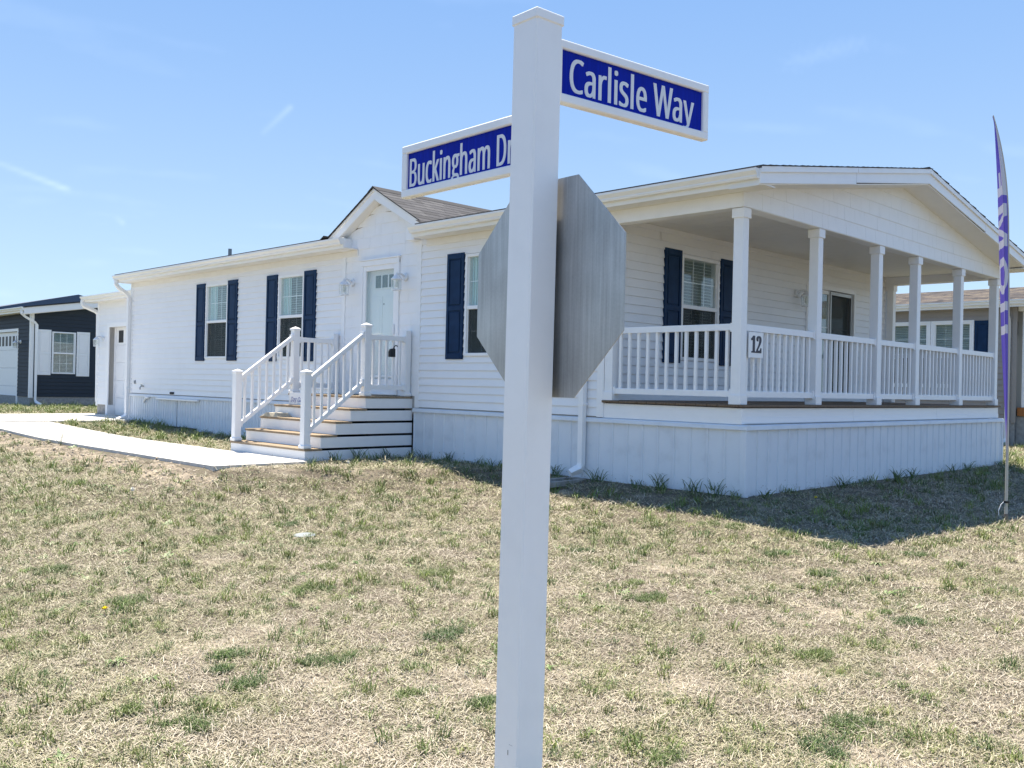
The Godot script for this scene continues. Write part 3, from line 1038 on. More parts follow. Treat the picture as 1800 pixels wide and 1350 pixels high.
	# columns
	var xs := [0.045, 1.82, 3.59, 4.93, 6.68, 8.37]
	var spots := []
	for x in xs:
		spots.append(Vector3(x, 1.023, GZ - 0.075))
	spots.append(Vector3(0.045, 1.023, PW + 0.09))
	spots.append(Vector3(8.36, 1.023, PW + 0.11))
	for p in spots:
		var mb := MB.new()
		mb.bx(p + Vector3(-0.062, 0, -0.062), p + Vector3(0.062, 2.215, 0.062), 0.004)
		var o := put(h, "porch_column", mb, M.paint)
		put(o, "column_cap", box(p + Vector3(-0.079, 2.105, -0.079), p + Vector3(0.079, 2.214, 0.079), 0.004), M.paint)
		put(o, "column_base", box(p + Vector3(-0.077, 0.0, -0.077), p + Vector3(0.077, 0.11, 0.077), 0.004), M.paint)
	for k in 5:
		var a := Vector3(xs[k] + 0.062, 1.023, GZ - 0.075)
		var b := Vector3(xs[k + 1] - 0.062, 1.023, GZ - 0.075)
		railing(h, a, b, 0.917, 0.085, [11, 11, 8, 11, 11][k])
	railing(h, Vector3(0.045, 1.023, PW + 0.152), Vector3(0.045, 1.023, GZ - 0.137), 0.917, 0.085, 12)
	railing(h, Vector3(8.36, 1.023, GZ - 0.137), Vector3(8.36, 1.023, PW + 0.172), 0.917, 0.085, 12)
	# beams and ceiling
	put(h, "porch_beam", box(Vector3(-0.05, 3.24, GZ - 0.16), Vector3(8.49, 3.40, GZ - 0.001), 0.002), M.trim)
	put(h, "porch_beam", box(Vector3(-0.054, 3.24, PW - 0.03), Vector3(0.11, 3.405, GZ - 0.003), 0.003), M.trim)
	put(h, "porch_beam", box(Vector3(8.30, 3.239, PW - 0.03), Vector3(8.494, 3.40, GZ - 0.161), 0.003), M.trim)
	var cl := holder(h, "porch_ceiling")
	var x := 0.11
	while x < 8.29:
		var x1 := minf(x + 0.305, 8.30)
		put(cl, "ceiling_board", box(Vector3(x + 0.002, 3.385, PW), Vector3(x1 - 0.002, 3.40, GZ - 0.16), 0.002), M.soffit)
		x += 0.305
	put(h, "ceiling_backing", box(Vector3(0.0, 3.405, PW - 0.1), Vector3(8.44, 3.43, GZ - 0.01)), M.soffit)
	# gable: backing and rows of shakes
	var tg := face(Vector3(0, 0, GZ), Vector3(0, 0, 1))
	var gb := MB.new()
	gb.prism(PackedVector2Array([Vector2(-0.05, 3.40), Vector2(8.49, 3.40), Vector2(8.49, 3.43), Vector2(4.22, 4.17), Vector2(-0.05, 3.43)]), -0.10, 0.0)
	var g := put(h, "gable_wall", gb, M.inside, tg)
	shakes(g, -0.06, 8.5, 3.246, 4.2, 0.187, func(x: float) -> float: return 4.205 - 0.1725 * absf(x - 4.22), M.shake)

func make_roof(h: Node3D) -> void:
	# two slopes
	var ridge := 4.22
	for sg in [-1.0, 1.0]:
		var e: float = ridge + sg * 4.56
		var yr := roof_y(ridge)
		var ye := yr - 0.1725 * 4.56
		# the front slope leaves room for the entry gable
		var runs := [[-16.75, 0.345, e]]
		if sg < 0.0:
			runs = [[-16.75, -8.06, e], [-8.06, -5.52, 0.14], [-5.52, 0.345, e]]
		for r in runs:
			var x0: float = r[2]
			var y0 := yr - 0.1725 * absf(x0 - ridge)
			var mb := MB.new()
			mb.prism(PackedVector2Array([Vector2(ridge, yr), Vector2(x0, y0), Vector2(x0, y0 - 0.02), Vector2(ridge, yr - 0.02)]), r[0], r[1] - (0.01 if r[1] > 0.0 else 0.0))
			put(h, "roof", mb, M.shingle)
			# shingle courses on the slope, butts showing along the rake
			var sc := MB.new()
			for k in 33:
				var a := k * 0.14
				var xa: float = e - sg * a
				var xb: float = e - sg * (a + 0.15)
				if sg < 0.0 and xa < x0 - 0.001:
					continue
				var ya := ye + 0.1725 * a
				var yb := ye + 0.1725 * (a + 0.15)
				sc.prism(PackedVector2Array([Vector2(xa, ya + 0.001), Vector2(xb, yb + 0.001), Vector2(xb, yb + 0.004), Vector2(xa, ya + 0.013)]), r[0] - 0.005, r[1] + (0.004 + 0.006 * sin(k * 2.3) if r[1] > 0.0 else 0.0))
			kind(put(h, "shingle_courses", sc, M.shingle_c), "stuff")
		# rake boards and slanting soffit at the porch gable
		var z0 := 0.32
		for seg in [[0.0, 0.5], [0.502, 1.0]]:
			var p := func(q: float, d: float) -> Vector2: return Vector2(lerpf(ridge, e, q), lerpf(yr, ye, q) - d)
			var rb := MB.new()
			rb.prism(PackedVector2Array([p.call(seg[0], 0.021), p.call(seg[1], 0.021), p.call(seg[1], 0.185), p.call(seg[0], 0.205)]), z0 - 0.02, z0)
			put(h, "rake_board", rb, M.trim)
			rb = MB.new()
			rb.prism(PackedVector2Array([p.call(seg[0], 0.004), p.call(seg[1], 0.004), p.call(seg[1], 0.066), p.call(seg[0], 0.066)]), z0 + 0.0005, z0 + 0.022)
			put(h, "rake_cap", rb, M.trim)
		var so := MB.new()
		so.prism(PackedVector2Array([Vector2(ridge, yr - 0.205), Vector2(e, ye - 0.185), Vector2(e, ye - 0.20), Vector2(ridge, yr - 0.222)]), GZ, z0 - 0.021)
		put(h, "soffit", so, M.soffit)
	# far side eave
	put(h, "fascia", box(Vector3(8.74, 3.40, -16.72), Vector3(8.758, 3.575, 0.30)), M.gutter)
	put(h, "soffit", box(Vector3(8.44, 3.405, -16.72), Vector3(8.74, 3.42, 0.30)), M.soffit)
	# gable end far side
	var fg := MB.new()
	fg.prism(PackedVector2Array([Vector2(0.0, 3.44), Vector2(8.44, 3.44), Vector2(8.44, 3.55), Vector2(4.22, 4.28), Vector2(0.0, 3.55)]), -16.62, -16.5)
	put(h, "end_gable", fg, M.vinyl)
	# plumbing vent
	var pv := MB.new()
	pv.tube([Vector3(2.2, roof_y(2.2) - 0.1, -16.0), Vector3(2.2, roof_y(2.2) + 0.42, -16.0)], 0.045, 10)
	put(h, "vent_pipe", pv, M.utility)
	# entry roof: deck, then single shingles on the slope that shows
	var c := -6.79
	var slope := 0.55
	var yt := 4.338
	for sg in [-1.0, 1.0]:
		var sc := holder(h, "entry_roof")
		var reach := func(y: float) -> float: return (y - 3.585) / 0.1725 - 0.33 + 0.06
		var dk := MB.new()
		var zr: float = c + sg * 1.33
		var yr := yt - slope * 1.33
		var pk := Vector3(-0.20, yt - 0.008, c)
		var pb := Vector3(reach.call(yt), yt - 0.008, c)
		var pe := Vector3(-0.20, yr - 0.008, zr)
		var pf := Vector3(maxf(-0.1, reach.call(yr)), yr - 0.008, zr)
		dk.quad(pk, pb, pf, pe)
		dk.quad(pe, pf, pb, pk)
		dk.quad(pk, pe, pe - Vector3(0, 0.008, 0), pk - Vector3(0, 0.008, 0))
		put(sc, "roof_deck", dk, M.shingle_c)
		var run := 1.36
		var k := 0
		while run > 0.02:
			var up := run - 0.125
			var y := yt - slope * run
			var far: float = reach.call(y + slope * 0.06)
			var x := -0.215
			var first := true
			while x < far:
				var wd := 0.16 + 0.17 * float((k * 7 + int(x * 10.0)) % 3) * 0.5 + (0.0 if not first else 0.07 * (k % 3))
				var x1 := minf(x + wd, far + 0.02)
				var drop := 0.006 * ((k * 5 + int(x * 13.0)) % 2)
				var ra := run + drop
				var mb := MB.new()
				var q := func(xx: float, rr: float, lift: float) -> Vector3: return Vector3(xx, yt - slope * rr + lift, c + sg * rr)
				var A: Vector3 = q.call(x + 0.002, ra, 0.001)
				var B: Vector3 = q.call(x1 - 0.002, ra, 0.001)
				var A2: Vector3 = q.call(x + 0.002, ra, 0.009)
				var B2: Vector3 = q.call(x1 - 0.002, ra, 0.009)
				var C2: Vector3 = q.call(x1 - 0.002, maxf(up, 0.0), 0.005)
				var D2: Vector3 = q.call(x + 0.002, maxf(up, 0.0), 0.005)
				var mid := q.call((x + x1) * 0.5, run, -0.3) as Vector3
				mb.quad_from(mid, A2, B2, C2, D2)
				mb.quad_from(mid, A, B, B2, A2)
				mb.quad_from(mid + Vector3(0.1, 0, 0), A, A2, D2, D2 - Vector3(0, 0.004, 0))
				put(sc, "shingle", mb, [M.shingle, M.shingle_b, M.shingle, M.shingle_c][(k * 3 + int(x * 17.0) + 40) % 4])
				x = x1
				first = false
			run -= 0.125
			k += 1
	var rc := MB.new()
	rc.prism(PackedVector2Array([Vector2(-0.13, -0.075), Vector2(0, -0.004), Vector2(0.13, -0.075), Vector2(0.13, -0.060), Vector2(0, 0.022), Vector2(-0.13, -0.060)]), -0.215, 4.1, Transform3D(Basis(Vector3(0, 0, -1), Vector3.UP, Vector3(1, 0, 0)), Vector3(0, yt, c)))
	put(h, "ridge_cap", rc, M.shingle_c)

# ---------------------------------------------------------------- attached garage
func make_garage() -> void:
	var g := holder(self, "garage")
	tag(g, "low white-sided garage with sectional door, attached at the far end of the white house", "garage")
	var x0 := 0.6
	var t := face(Vector3(x0, 0, 0), Vector3(-1, 0, 0))
	var door := [-19.33, -16.95, 0.16, 2.50]
	wall(g, "front_wall", t, -20.1, -16.63, 0.44, 3.18, [door], M.vinyl, 0.15)
	put(g, "foundation", box(Vector3(x0 + 0.005, 0.0, -20.09), Vector3(x0 + 0.2, 0.438, -19.47)), M.block)
	put(g, "foundation", box(Vector3(x0 + 0.005, 0.0, -16.93), Vector3(x0 + 0.2, 0.438, -16.63)), M.block)
	put(g, "corner_board", box(Vector3(x0 - 0.025, 0.40, -20.13), Vector3(x0, 3.18, -20.03), 0.003), M.trim)
	var f := MB.new()
	f.bx(Vector3(-19.46, 0.165, -0.22), Vector3(-19.33, 2.60, 0.03), 0.004)
	f.bx(Vector3(-16.95, 0.165, -0.22), Vector3(-16.85, 2.60, 0.03), 0.004)
	f.bx(Vector3(-19.33, 2.48, -0.22), Vector3(-16.95, 2.60, 0.029), 0.004)
	put(g, "door_frame", f, M.trim, t)
	var d := holder(g, "garage_door", t)
	for k in 5:
		var y := 0.168 + 0.463 * k
		put(d, "door_section", box(Vector3(-19.33, y, -0.21), Vector3(-16.95, y + 0.459, -0.17), 0.006), M.paint)
		for i in 4:
			var a := -19.33 + 0.595 * i
			if k < 4:
				put(d, "raised_panel", box(Vector3(a + 0.06, y + 0.07, -0.172), Vector3(a + 0.535, y + 0.39, -0.163), 0.008), M.paint)
			else:
				put(d, "door_light", box(Vector3(a + 0.17, y + 0.06, -0.172), Vector3(a + 0.46, y + 0.38, -0.166)), M.black)
	put(g, "end_wall", box(Vector3(x0 + 0.01, 0.0, -20.1), Vector3(7.0, 3.18, -19.98)), M.vinyl)
	put(g, "back_wall", box(Vector3(6.9, 0.0, -19.98), Vector3(7.0, 3.18, -16.63)), M.vinyl)
	put(g, "soffit", box(Vector3(x0 - 0.28, 3.155, -20.42), Vector3(x0, 3.17, -16.63)), M.soffit)
	put(g, "fascia", box(Vector3(x0 - 0.295, 3.15, -20.42), Vector3(x0 - 0.28, 3.32, -16.63)), M.gutter)
	gutter(g, x0 - 0.296, 3.205, -20.42, -16.65)
	var r := MB.new()
	r.prism(PackedVector2Array([Vector2(x0 - 0.32, 3.325), Vector2(3.8, 3.87), Vector2(7.3, 3.325), Vector2(7.3, 3.30), Vector2(3.8, 3.83), Vector2(x0 - 0.32, 3.305)]), -20.5, -16.64)
	put(g, "roof", r, M.shingle)
	var rk := MB.new()
	rk.prism(PackedVector2Array([Vector2(x0 - 0.3, 3.30), Vector2(3.8, 3.83), Vector2(7.3, 3.30), Vector2(7.3, 3.15), Vector2(3.8, 3.68), Vector2(x0 - 0.3, 3.15)]), -20.47, -20.45)
	put(g, "rake_board", rk, M.trim)
	downspout(g, [Vector3(x0 - 0.34, 3.21, -20.37), Vector3(x0 - 0.34, 3.13, -20.37), Vector3(x0 - 0.30, 3.06, -20.34), Vector3(x0 - 0.05, 2.93, -20.19), Vector3(x0 + 0.03, 2.85, -20.17), Vector3(x0 + 0.03, 0.5, -20.17)], M.trim)

# ---------------------------------------------------------------- entry steps
func make_steps() -> void:
	var g := holder(self, "entry_steps")
	tag(g, "white wooden entry steps with brown treads and two white handrails", "steps")
	var za := -8.03
	var zb := -5.90
	var nose := [-1.95, -1.69, -1.435, -1.18, -0.915]
	var top := [0.215, 0.405, 0.60, 0.79, 0.975]
	for k in 5:
		var yb: float = -0.05 if k == 0 else top[k - 1] + 0.002
		var yt: float = top[k] - 0.032
		var back: float = nose[k + 1] + 0.045 if k < 4 else -0.022
		put(g, "riser", box(Vector3(nose[k] + 0.02, yb, za + 0.02), Vector3(nose[k] + 0.04, yt, zb - 0.02), 0.002), M.paint)
		for s in [zb - 0.02, za]:
			put(g, "side_board", box(Vector3(nose[k] + 0.018, yb, s), Vector3(-0.001, yt, s + 0.02), 0.003), M.paint)
		var x: float = nose[k]
		var n := 2 if k < 4 else 6
		for i in n:
			var xa := lerpf(nose[k], back, float(i) / n)
			var xb := lerpf(nose[k], back, float(i + 1) / n)
			put(g, "tread_board", box(Vector3(xa, top[k] - 0.030, za - 0.008), Vector3(xb - 0.004, top[k], zb + 0.012), 0.004), M.tread)
	put(g, "frame", box(Vector3(-0.80, -0.05, za + 0.05), Vector3(-0.1, 0.9, zb - 0.06)), M.dark)
	for z in [zb - 0.075, za + 0.075]:
		rail_post(g, Vector3(-1.885, top[0], z), 1.09, 0.055, true)
		rail_post(g, Vector3(-0.855, top[4], z), 1.06, 0.055, true)
		rail_post(g, Vector3(-0.085, top[4], z), 1.03, 0.05, false)
		railing(g, Vector3(-1.83, top[0] + 0.03, z), Vector3(-0.91, top[4] - 0.04, z), 1.0, 0.20, 7)
		railing(g, Vector3(-0.80, top[4], z), Vector3(-0.135, top[4], z), 0.93, 0.10, 5)

# ---------------------------------------------------------------- neighbours
func make_charcoal_house() -> void:
	var h := holder(self, "house")
	tag(h, "charcoal-sided house with white shutters and white garage door, behind the driveway", "house")
	var cx := 1.3
	var cz := -27.65
	var tg := face(Vector3(cx, 0, cz), Vector3(0, 0, 1))
	var win := [0.66, 1.43, 1.24, 2.66]
	wall(h, "gable_wall", tg, 0.0, 6.6, 0.46, 3.30, [win], M.charcoal, 0.125)
	var gp := MB.new()
	gp.prism(PackedVector2Array([Vector2(0, 3.30), Vector2(6.6, 3.30), Vector2(3.3, 3.86)]), -0.1, 0.012)
	put(h, "gable_top", gp, M.charcoal, tg)
	window(h, tg, win[0], win[1], win[2], win[3], {"screen": false})
	shutter(h, tg, 0.20, 0.63, 1.19, 2.71, M.paint)
	shutter(h, tg, 1.46, 1.89, 1.17, 2.69, M.paint)
	put(h, "foundation", box(Vector3(cx + 0.01, -0.1, cz - 7.0), Vector3(cx + 6.6, 0.458, cz - 0.005)), M.block)
	var tf := face(Vector3(cx, 0, cz), Vector3(-1, 0, 0))
	var door := [-4.4, -1.30, 0.10, 2.66]
	wall(h, "front_wall", tf, -7.0, 0.0, 0.46, 3.30, [door], M.charcoal, 0.125)
	put(h, "corner_board", box(Vector3(cx - 0.025, 0.42, cz - 0.09), Vector3(cx, 3.28, cz + 0.022), 0.003), M.trim)
	put(h, "corner_board", box(Vector3(cx + 0.0005, 0.42, cz), Vector3(cx + 0.09, 3.28, cz + 0.024), 0.003), M.trim)
	var f := MB.new()
	f.bx(Vector3(-4.5, 0.15, -0.1), Vector3(-4.4, 2.76, 0.03), 0.004)
	f.bx(Vector3(-1.30, 0.15, -0.1), Vector3(-1.20, 2.76, 0.03), 0.004)
	f.bx(Vector3(-4.4, 2.66, -0.1), Vector3(-1.30, 2.76, 0.029), 0.004)
	put(h, "door_frame", f, M.trim, tf)
	var d := holder(h, "garage_door", tf)
	for k in 4:
		var y := 0.16 + 0.625 * k
		put(d, "door_section", box(Vector3(-4.4, y, -0.09), Vector3(-1.30, y + 0.62, -0.05), 0.006), M.paint)
		if k == 3:
			for i in 8:
				put(d, "door_light", box(Vector3(-4.28 + 0.378 * i, y + 0.14, -0.051), Vector3(-4.05 + 0.378 * i, y + 0.48, -0.047)), M.black)
	put(h, "fascia", box(Vector3(cx - 0.31, 3.24, cz - 7.2), Vector3(cx - 0.295, 3.42, cz + 0.28)), M.gutter)
	put(h, "soffit", box(Vector3(cx - 0.295, 3.245, cz - 7.2), Vector3(cx - 0.002, 3.26, cz + 0.28)), M.soffit)
	gutter(h, cx - 0.312, 3.30, cz - 7.2, cz + 0.28)
	var s := 0.17
	var r := MB.new()
	r.prism(PackedVector2Array([Vector2(cx - 0.34, 3.42), Vector2(cx + 3.3, 3.42 + s * 3.64), Vector2(cx + 6.94, 3.42), Vector2(cx + 6.94, 3.38), Vector2(cx + 3.3, 3.37 + s * 3.64), Vector2(cx - 0.34, 3.38)]), cz - 7.3, cz + 0.33)
	put(h, "roof", r, M.shingle_c)
	for sg in [-1.0, 1.0]:
		var rk := MB.new()
		var e: float = cx + 3.3 + sg * 3.62
		rk.prism(PackedVector2Array([Vector2(cx + 3.3, 3.37 + s * 3.64), Vector2(e, 3.38), Vector2(e, 3.17), Vector2(cx + 3.3, 3.16 + s * 3.64)]), cz + 0.27, cz + 0.29)
		put(h, "rake_board", rk, M.trim)
		var so := MB.new()
		so.prism(PackedVector2Array([Vector2(cx + 3.3, 3.16 + s * 3.64), Vector2(e, 3.17), Vector2(e, 3.15), Vector2(cx + 3.3, 3.14 + s * 3.64)]), cz, cz + 0.268)
		put(h, "soffit", so, M.soffit)
	# higher main roof behind
	var mr := MB.new()
	mr.prism(PackedVector2Array([Vector2(cx + 0.2, 3.62), Vector2(cx + 4.6, 4.70), Vector2(cx + 9.0, 3.62)]), cz - 30.0, cz - 8.6)
	put(h, "roof", mr, mat(lin(0.16, 0.20, 0.27), 0.9, M.shingle.albedo_texture, 1.0))
	put(h, "back_wall", box(Vector3(cx + 0.8, 0.0, cz - 21.5), Vector3(cx + 8.2, 3.55, cz - 7.1)), M.charcoal)
	downspout(h, [Vector3(cx - 0.36, 3.30, cz + 0.2), Vector3(cx - 0.36, 3.2, cz + 0.2), Vector3(cx - 0.25, 3.1, cz + 0.16), Vector3(cx + 0.08, 2.93, cz + 0.10), Vector3(cx + 0.15, 2.85, cz + 0.08), Vector3(cx + 0.15, 0.36, cz + 0.08), Vector3(cx + 0.17, 0.28, cz + 0.10), Vector3(cx + 0.30, 0.20, cz + 0.20)], M.trim)

func make_taupe_house() -> void:
	var h := holder(self, "house")
	tag(h, "grey-brown sided house with white-framed windows, seen through the porch railing", "house")
	var x0 := 14.9
	var t := face(Vector3(x0, 0, 0), Vector3(-1, 0, 0))
	var ops := [[-4.70, -3.76, 1.42, 2.99], [-3.65, -2.72, 1.42, 2.99]]
	wall(h, "front_wall", t, -12.5, -1.72, 0.62, 3.32, ops, M.taupe, 0.14)
	for o in ops:
		window(h, t, o[0], o[1], o[2], o[3], {"cols": 2, "mid": 2.2})
		var c := MB.new()
		c.bx(Vector3(o[0] - 0.05, o[2] - 0.05, 0.0), Vector3(o[0], o[3] + 0.05, 0.04), 0.004)
		c.bx(Vector3(o[1], o[2] - 0.05, 0.0), Vector3(o[1] + 0.05, o[3] + 0.05, 0.04), 0.004)
		c.bx(Vector3(o[0], o[3], 0.0), Vector3(o[1], o[3] + 0.05, 0.039), 0.004)
		c.bx(Vector3(o[0], o[2] - 0.05, 0.0), Vector3(o[1], o[2], 0.039), 0.004)
		put(h, "window_casing", c, M.trim, t)
	shutter(h, t, -2.655, -2.30, 1.37, 3.02, M.navy)
	shutter(h, t, -5.13, -4.77, 1.37, 3.02, M.navy)
	put(h, "foundation", box(Vector3(x0 + 0.01, -0.1, -12.5), Vector3(x0 + 7.0, 0.615, -1.73)), M.block)
	put(h, "corner_board", box(Vector3(x0 - 0.024, 0.56, -1.80), Vector3(x0, 3.30, -1.70), 0.003), M.taupe)
	put(h, "side_wall", box(Vector3(x0, 0.62, -1.84), Vector3(x0 + 7.0, 3.32, -1.72)), M.taupe)
	# porch beyond the corner: floor with a new board, column and beam
	put(h, "porch_floor", box(Vector3(x0 + 0.1, -0.1, -1.72), Vector3(x0 + 4.0, 0.72, 3.0)), M.block)
	put(h, "porch_board", box(Vector3(x0 + 0.05, 0.725, -1.69), Vector3(x0 + 4.0, 0.93, 3.0), 0.004), M.orange_wood)
	put(h, "porch_column", box(Vector3(x0 + 0.1, 0.93, -1.62), Vector3(x0 + 0.28, 3.22, -1.44), 0.006), M.paint)
	put(h, "porch_column", box(Vector3(x0 + 0.1, 0.93, 0.9), Vector3(x0 + 0.28, 3.22, 1.08), 0.006), M.paint)
	put(h, "porch_beam", box(Vector3(x0 + 0.05, 3.22, -1.71), Vector3(x0 + 0.3, 3.33, 3.0), 0.006), M.paint)
	put(h, "fascia", box(Vector3(x0 - 0.32, 3.30, -12.7), Vector3(x0 - 0.30, 3.47, 3.2)), M.gutter)
	put(h, "soffit", box(Vector3(x0 - 0.30, 3.325, -12.7), Vector3(x0 + 0.2, 3.345, 3.2)), M.soffit)
	gutter(h, x0 - 0.321, 3.36, -12.7, 3.2)
	var r := MB.new()
	r.prism(PackedVector2Array([Vector2(x0 - 0.34, 3.475), Vector2(x0 + 3.3, 4.14), Vector2(x0 + 7.2, 3.475), Vector2(x0 + 7.2, 3.43), Vector2(x0 + 3.3, 4.09), Vector2(x0 - 0.34, 3.45)]), -12.8, 3.3)
	var roof := put(h, "roof", r, M.shingle)
	# mottled tan and grey shingles
	var tones := []
	for k in 5:
		var q: Array = [[0.25, 0.205, 0.165], [0.165, 0.145, 0.135], [0.34, 0.28, 0.21], [0.21, 0.18, 0.165], [0.10, 0.09, 0.09]][k]
		tones.append([MB.new(), mat(lin(q[0], q[1], q[2]), 0.95, M.shingle.albedo_texture, 1.0)])
	var sl := 0.665 / 3.64
	for k in 26:
		var z := -8.0 + 0.1 * (k % 4)
		while z < 3.2:
			var wd := rng.randf_range(0.12, 0.34)
			var xa := x0 - 0.35 + 0.14 * k
			var ya := 3.475 + sl * (xa - x0 + 0.34)
			var mb: MB = tones[rng.randi() % 5][0]
			mb.quad(Vector3(xa, ya + 0.0065, z + 0.002), Vector3(xa, ya + 0.0065, z + wd - 0.002), Vector3(xa + 0.142, ya + 0.142 * sl + 0.002, z + wd - 0.002), Vector3(xa + 0.142, ya + 0.142 * sl + 0.002, z + 0.002))
			mb.quad(Vector3(xa, ya, z + 0.002), Vector3(xa, ya, z + wd - 0.002), Vector3(xa, ya + 0.0065, z + wd - 0.002), Vector3(xa, ya + 0.0065, z + 0.002))
			z += wd
	for q in tones:
		kind(put(roof, "shingles", q[0], q[1]), "stuff")
	downspout(h, [Vector3(x0 - 0.37, 3.36, -1.86), Vector3(x0 - 0.37, 3.27, -1.86), Vector3(x0 - 0.30, 3.18, -1.87), Vector3(x0 - 0.12, 3.06, -1.88), Vector3(x0 - 0.07, 2.96, -1.88), Vector3(x0 - 0.07, 0.2, -1.88), Vector3(x0 - 0.1, 0.12, -1.88), Vector3(x0 - 0.25, 0.06, -1.88)], M.trim)

# ---------------------------------------------------------------- street sign
func text_arrays(txt: String, serif: bool, weight: int) -> Array:
	var f := SystemFont.new()
	f.font_names = PackedStringArray(["Droid Serif" if serif else "Droid Sans"])
	f.font_weight = weight
	var tm := TextMesh.new()
	tm.font = f
	tm.text = txt
	tm.font_size = 64
	tm.pixel_size = 0.01
	tm.depth = 0.05
	tm.curve_step = 0.6
	return tm.surface_get_arrays(0)

# text w wide; capitals cap tall above the baseline at y 0, tails at most drop below it
func lettering(txt: String, serif: bool, w: float, cap: float, drop := 0.03, depth := 0.002, weight := 700, bold := 0.0) -> ArrayMesh:
	var hv: PackedVector3Array = text_arrays("H", serif, weight)[Mesh.ARRAY_VERTEX]
	var h0 := INF
	var h1 := -INF
	for p in hv:
		h0 = minf(h0, p.y)
		h1 = maxf(h1, p.y)
	var arr := text_arrays(txt, serif, weight)
	var v: PackedVector3Array = arr[Mesh.ARRAY_VERTEX]
	var lo := Vector3(INF, INF, INF)
	var hi := -lo
	for p in v:
		lo = lo.min(p)
		hi = hi.max(p)
	for i in v.size():
		var q := (v[i] - lo) / (hi - lo)
		var y := (v[i].y - h0) / (h1 - h0) * cap
		if y < 0.0:
			y *= minf(1.0, drop / maxf(1e-6, (h0 - lo.y) / (h1 - h0) * cap))
		v[i] = Vector3(q.x * w, y, q.z * depth)
	# bolder strokes: the same outlines again, a little to the side
	var m := ArrayMesh.new()
	var n := 1 if bold <= 0.0 else 3
	var vv := PackedVector3Array()
	var nn := PackedVector3Array()
	var ii := PackedInt32Array()
	for k in n:
		for q in arr[Mesh.ARRAY_INDEX]:
			ii.append(q + vv.size())
		for p in v:
			vv.append(p + Vector3(bold * (k - 1) if n > 1 else 0.0, 0, 0.0002 * k))
		nn.append_array(arr[Mesh.ARRAY_NORMAL])
	var a := []
	a.resize(Mesh.ARRAY_MAX)
	a[Mesh.ARRAY_VERTEX] = vv
	a[Mesh.ARRAY_NORMAL] = nn
	a[Mesh.ARRAY_INDEX] = ii
	m.add_surface_from_arrays(Mesh.PRIMITIVE_TRIANGLES, a)
	return m

# street name plate: frame with a blue panel and white letters on both faces; local x along, z out
func name_plate(parent: Node, t: Transform3D, l: float, hgt: float, txt: String, ta: float, tb: float, cap_y: float, text_h: float, label: String, post_left: bool, e := 0.032) -> void:
	# the end next to the post has hardly any border
	var ea := 0.010 if post_left else e
	var eb := e if post_left else 0.010
	var f := MB.new()
	f.bx(Vector3(0, 0, -0.018), Vector3(l, e, 0.018), 0.004)
	f.bx(Vector3(0, hgt - e, -0.018), Vector3(l, hgt, 0.018), 0.004)
	f.bx(Vector3(l - eb, e - 0.003, -0.0178), Vector3(l - 0.0003, hgt - e + 0.003, 0.0178), 0.004)
	f.bx(Vector3(0.0003, e - 0.003, -0.0178), Vector3(ea, hgt - e + 0.003, 0.0178), 0.004)
	var p := put(parent, "name_plate", f, M.post, t)
	p.set_meta("label", label)
	put(p, "blue_panel", box(Vector3(ea - 0.004, e - 0.004, -0.006), Vector3(l - eb + 0.004, hgt - e + 0.004, 0.006)), M.sign_blue)
	put(p, "lettering", lettering(txt, false, tb - ta, text_h, 0.014, 0.0015, 400, 0.0022), M.sign_white, Transform3D(Basis.IDENTITY, Vector3(ta, cap_y, 0.0055)))

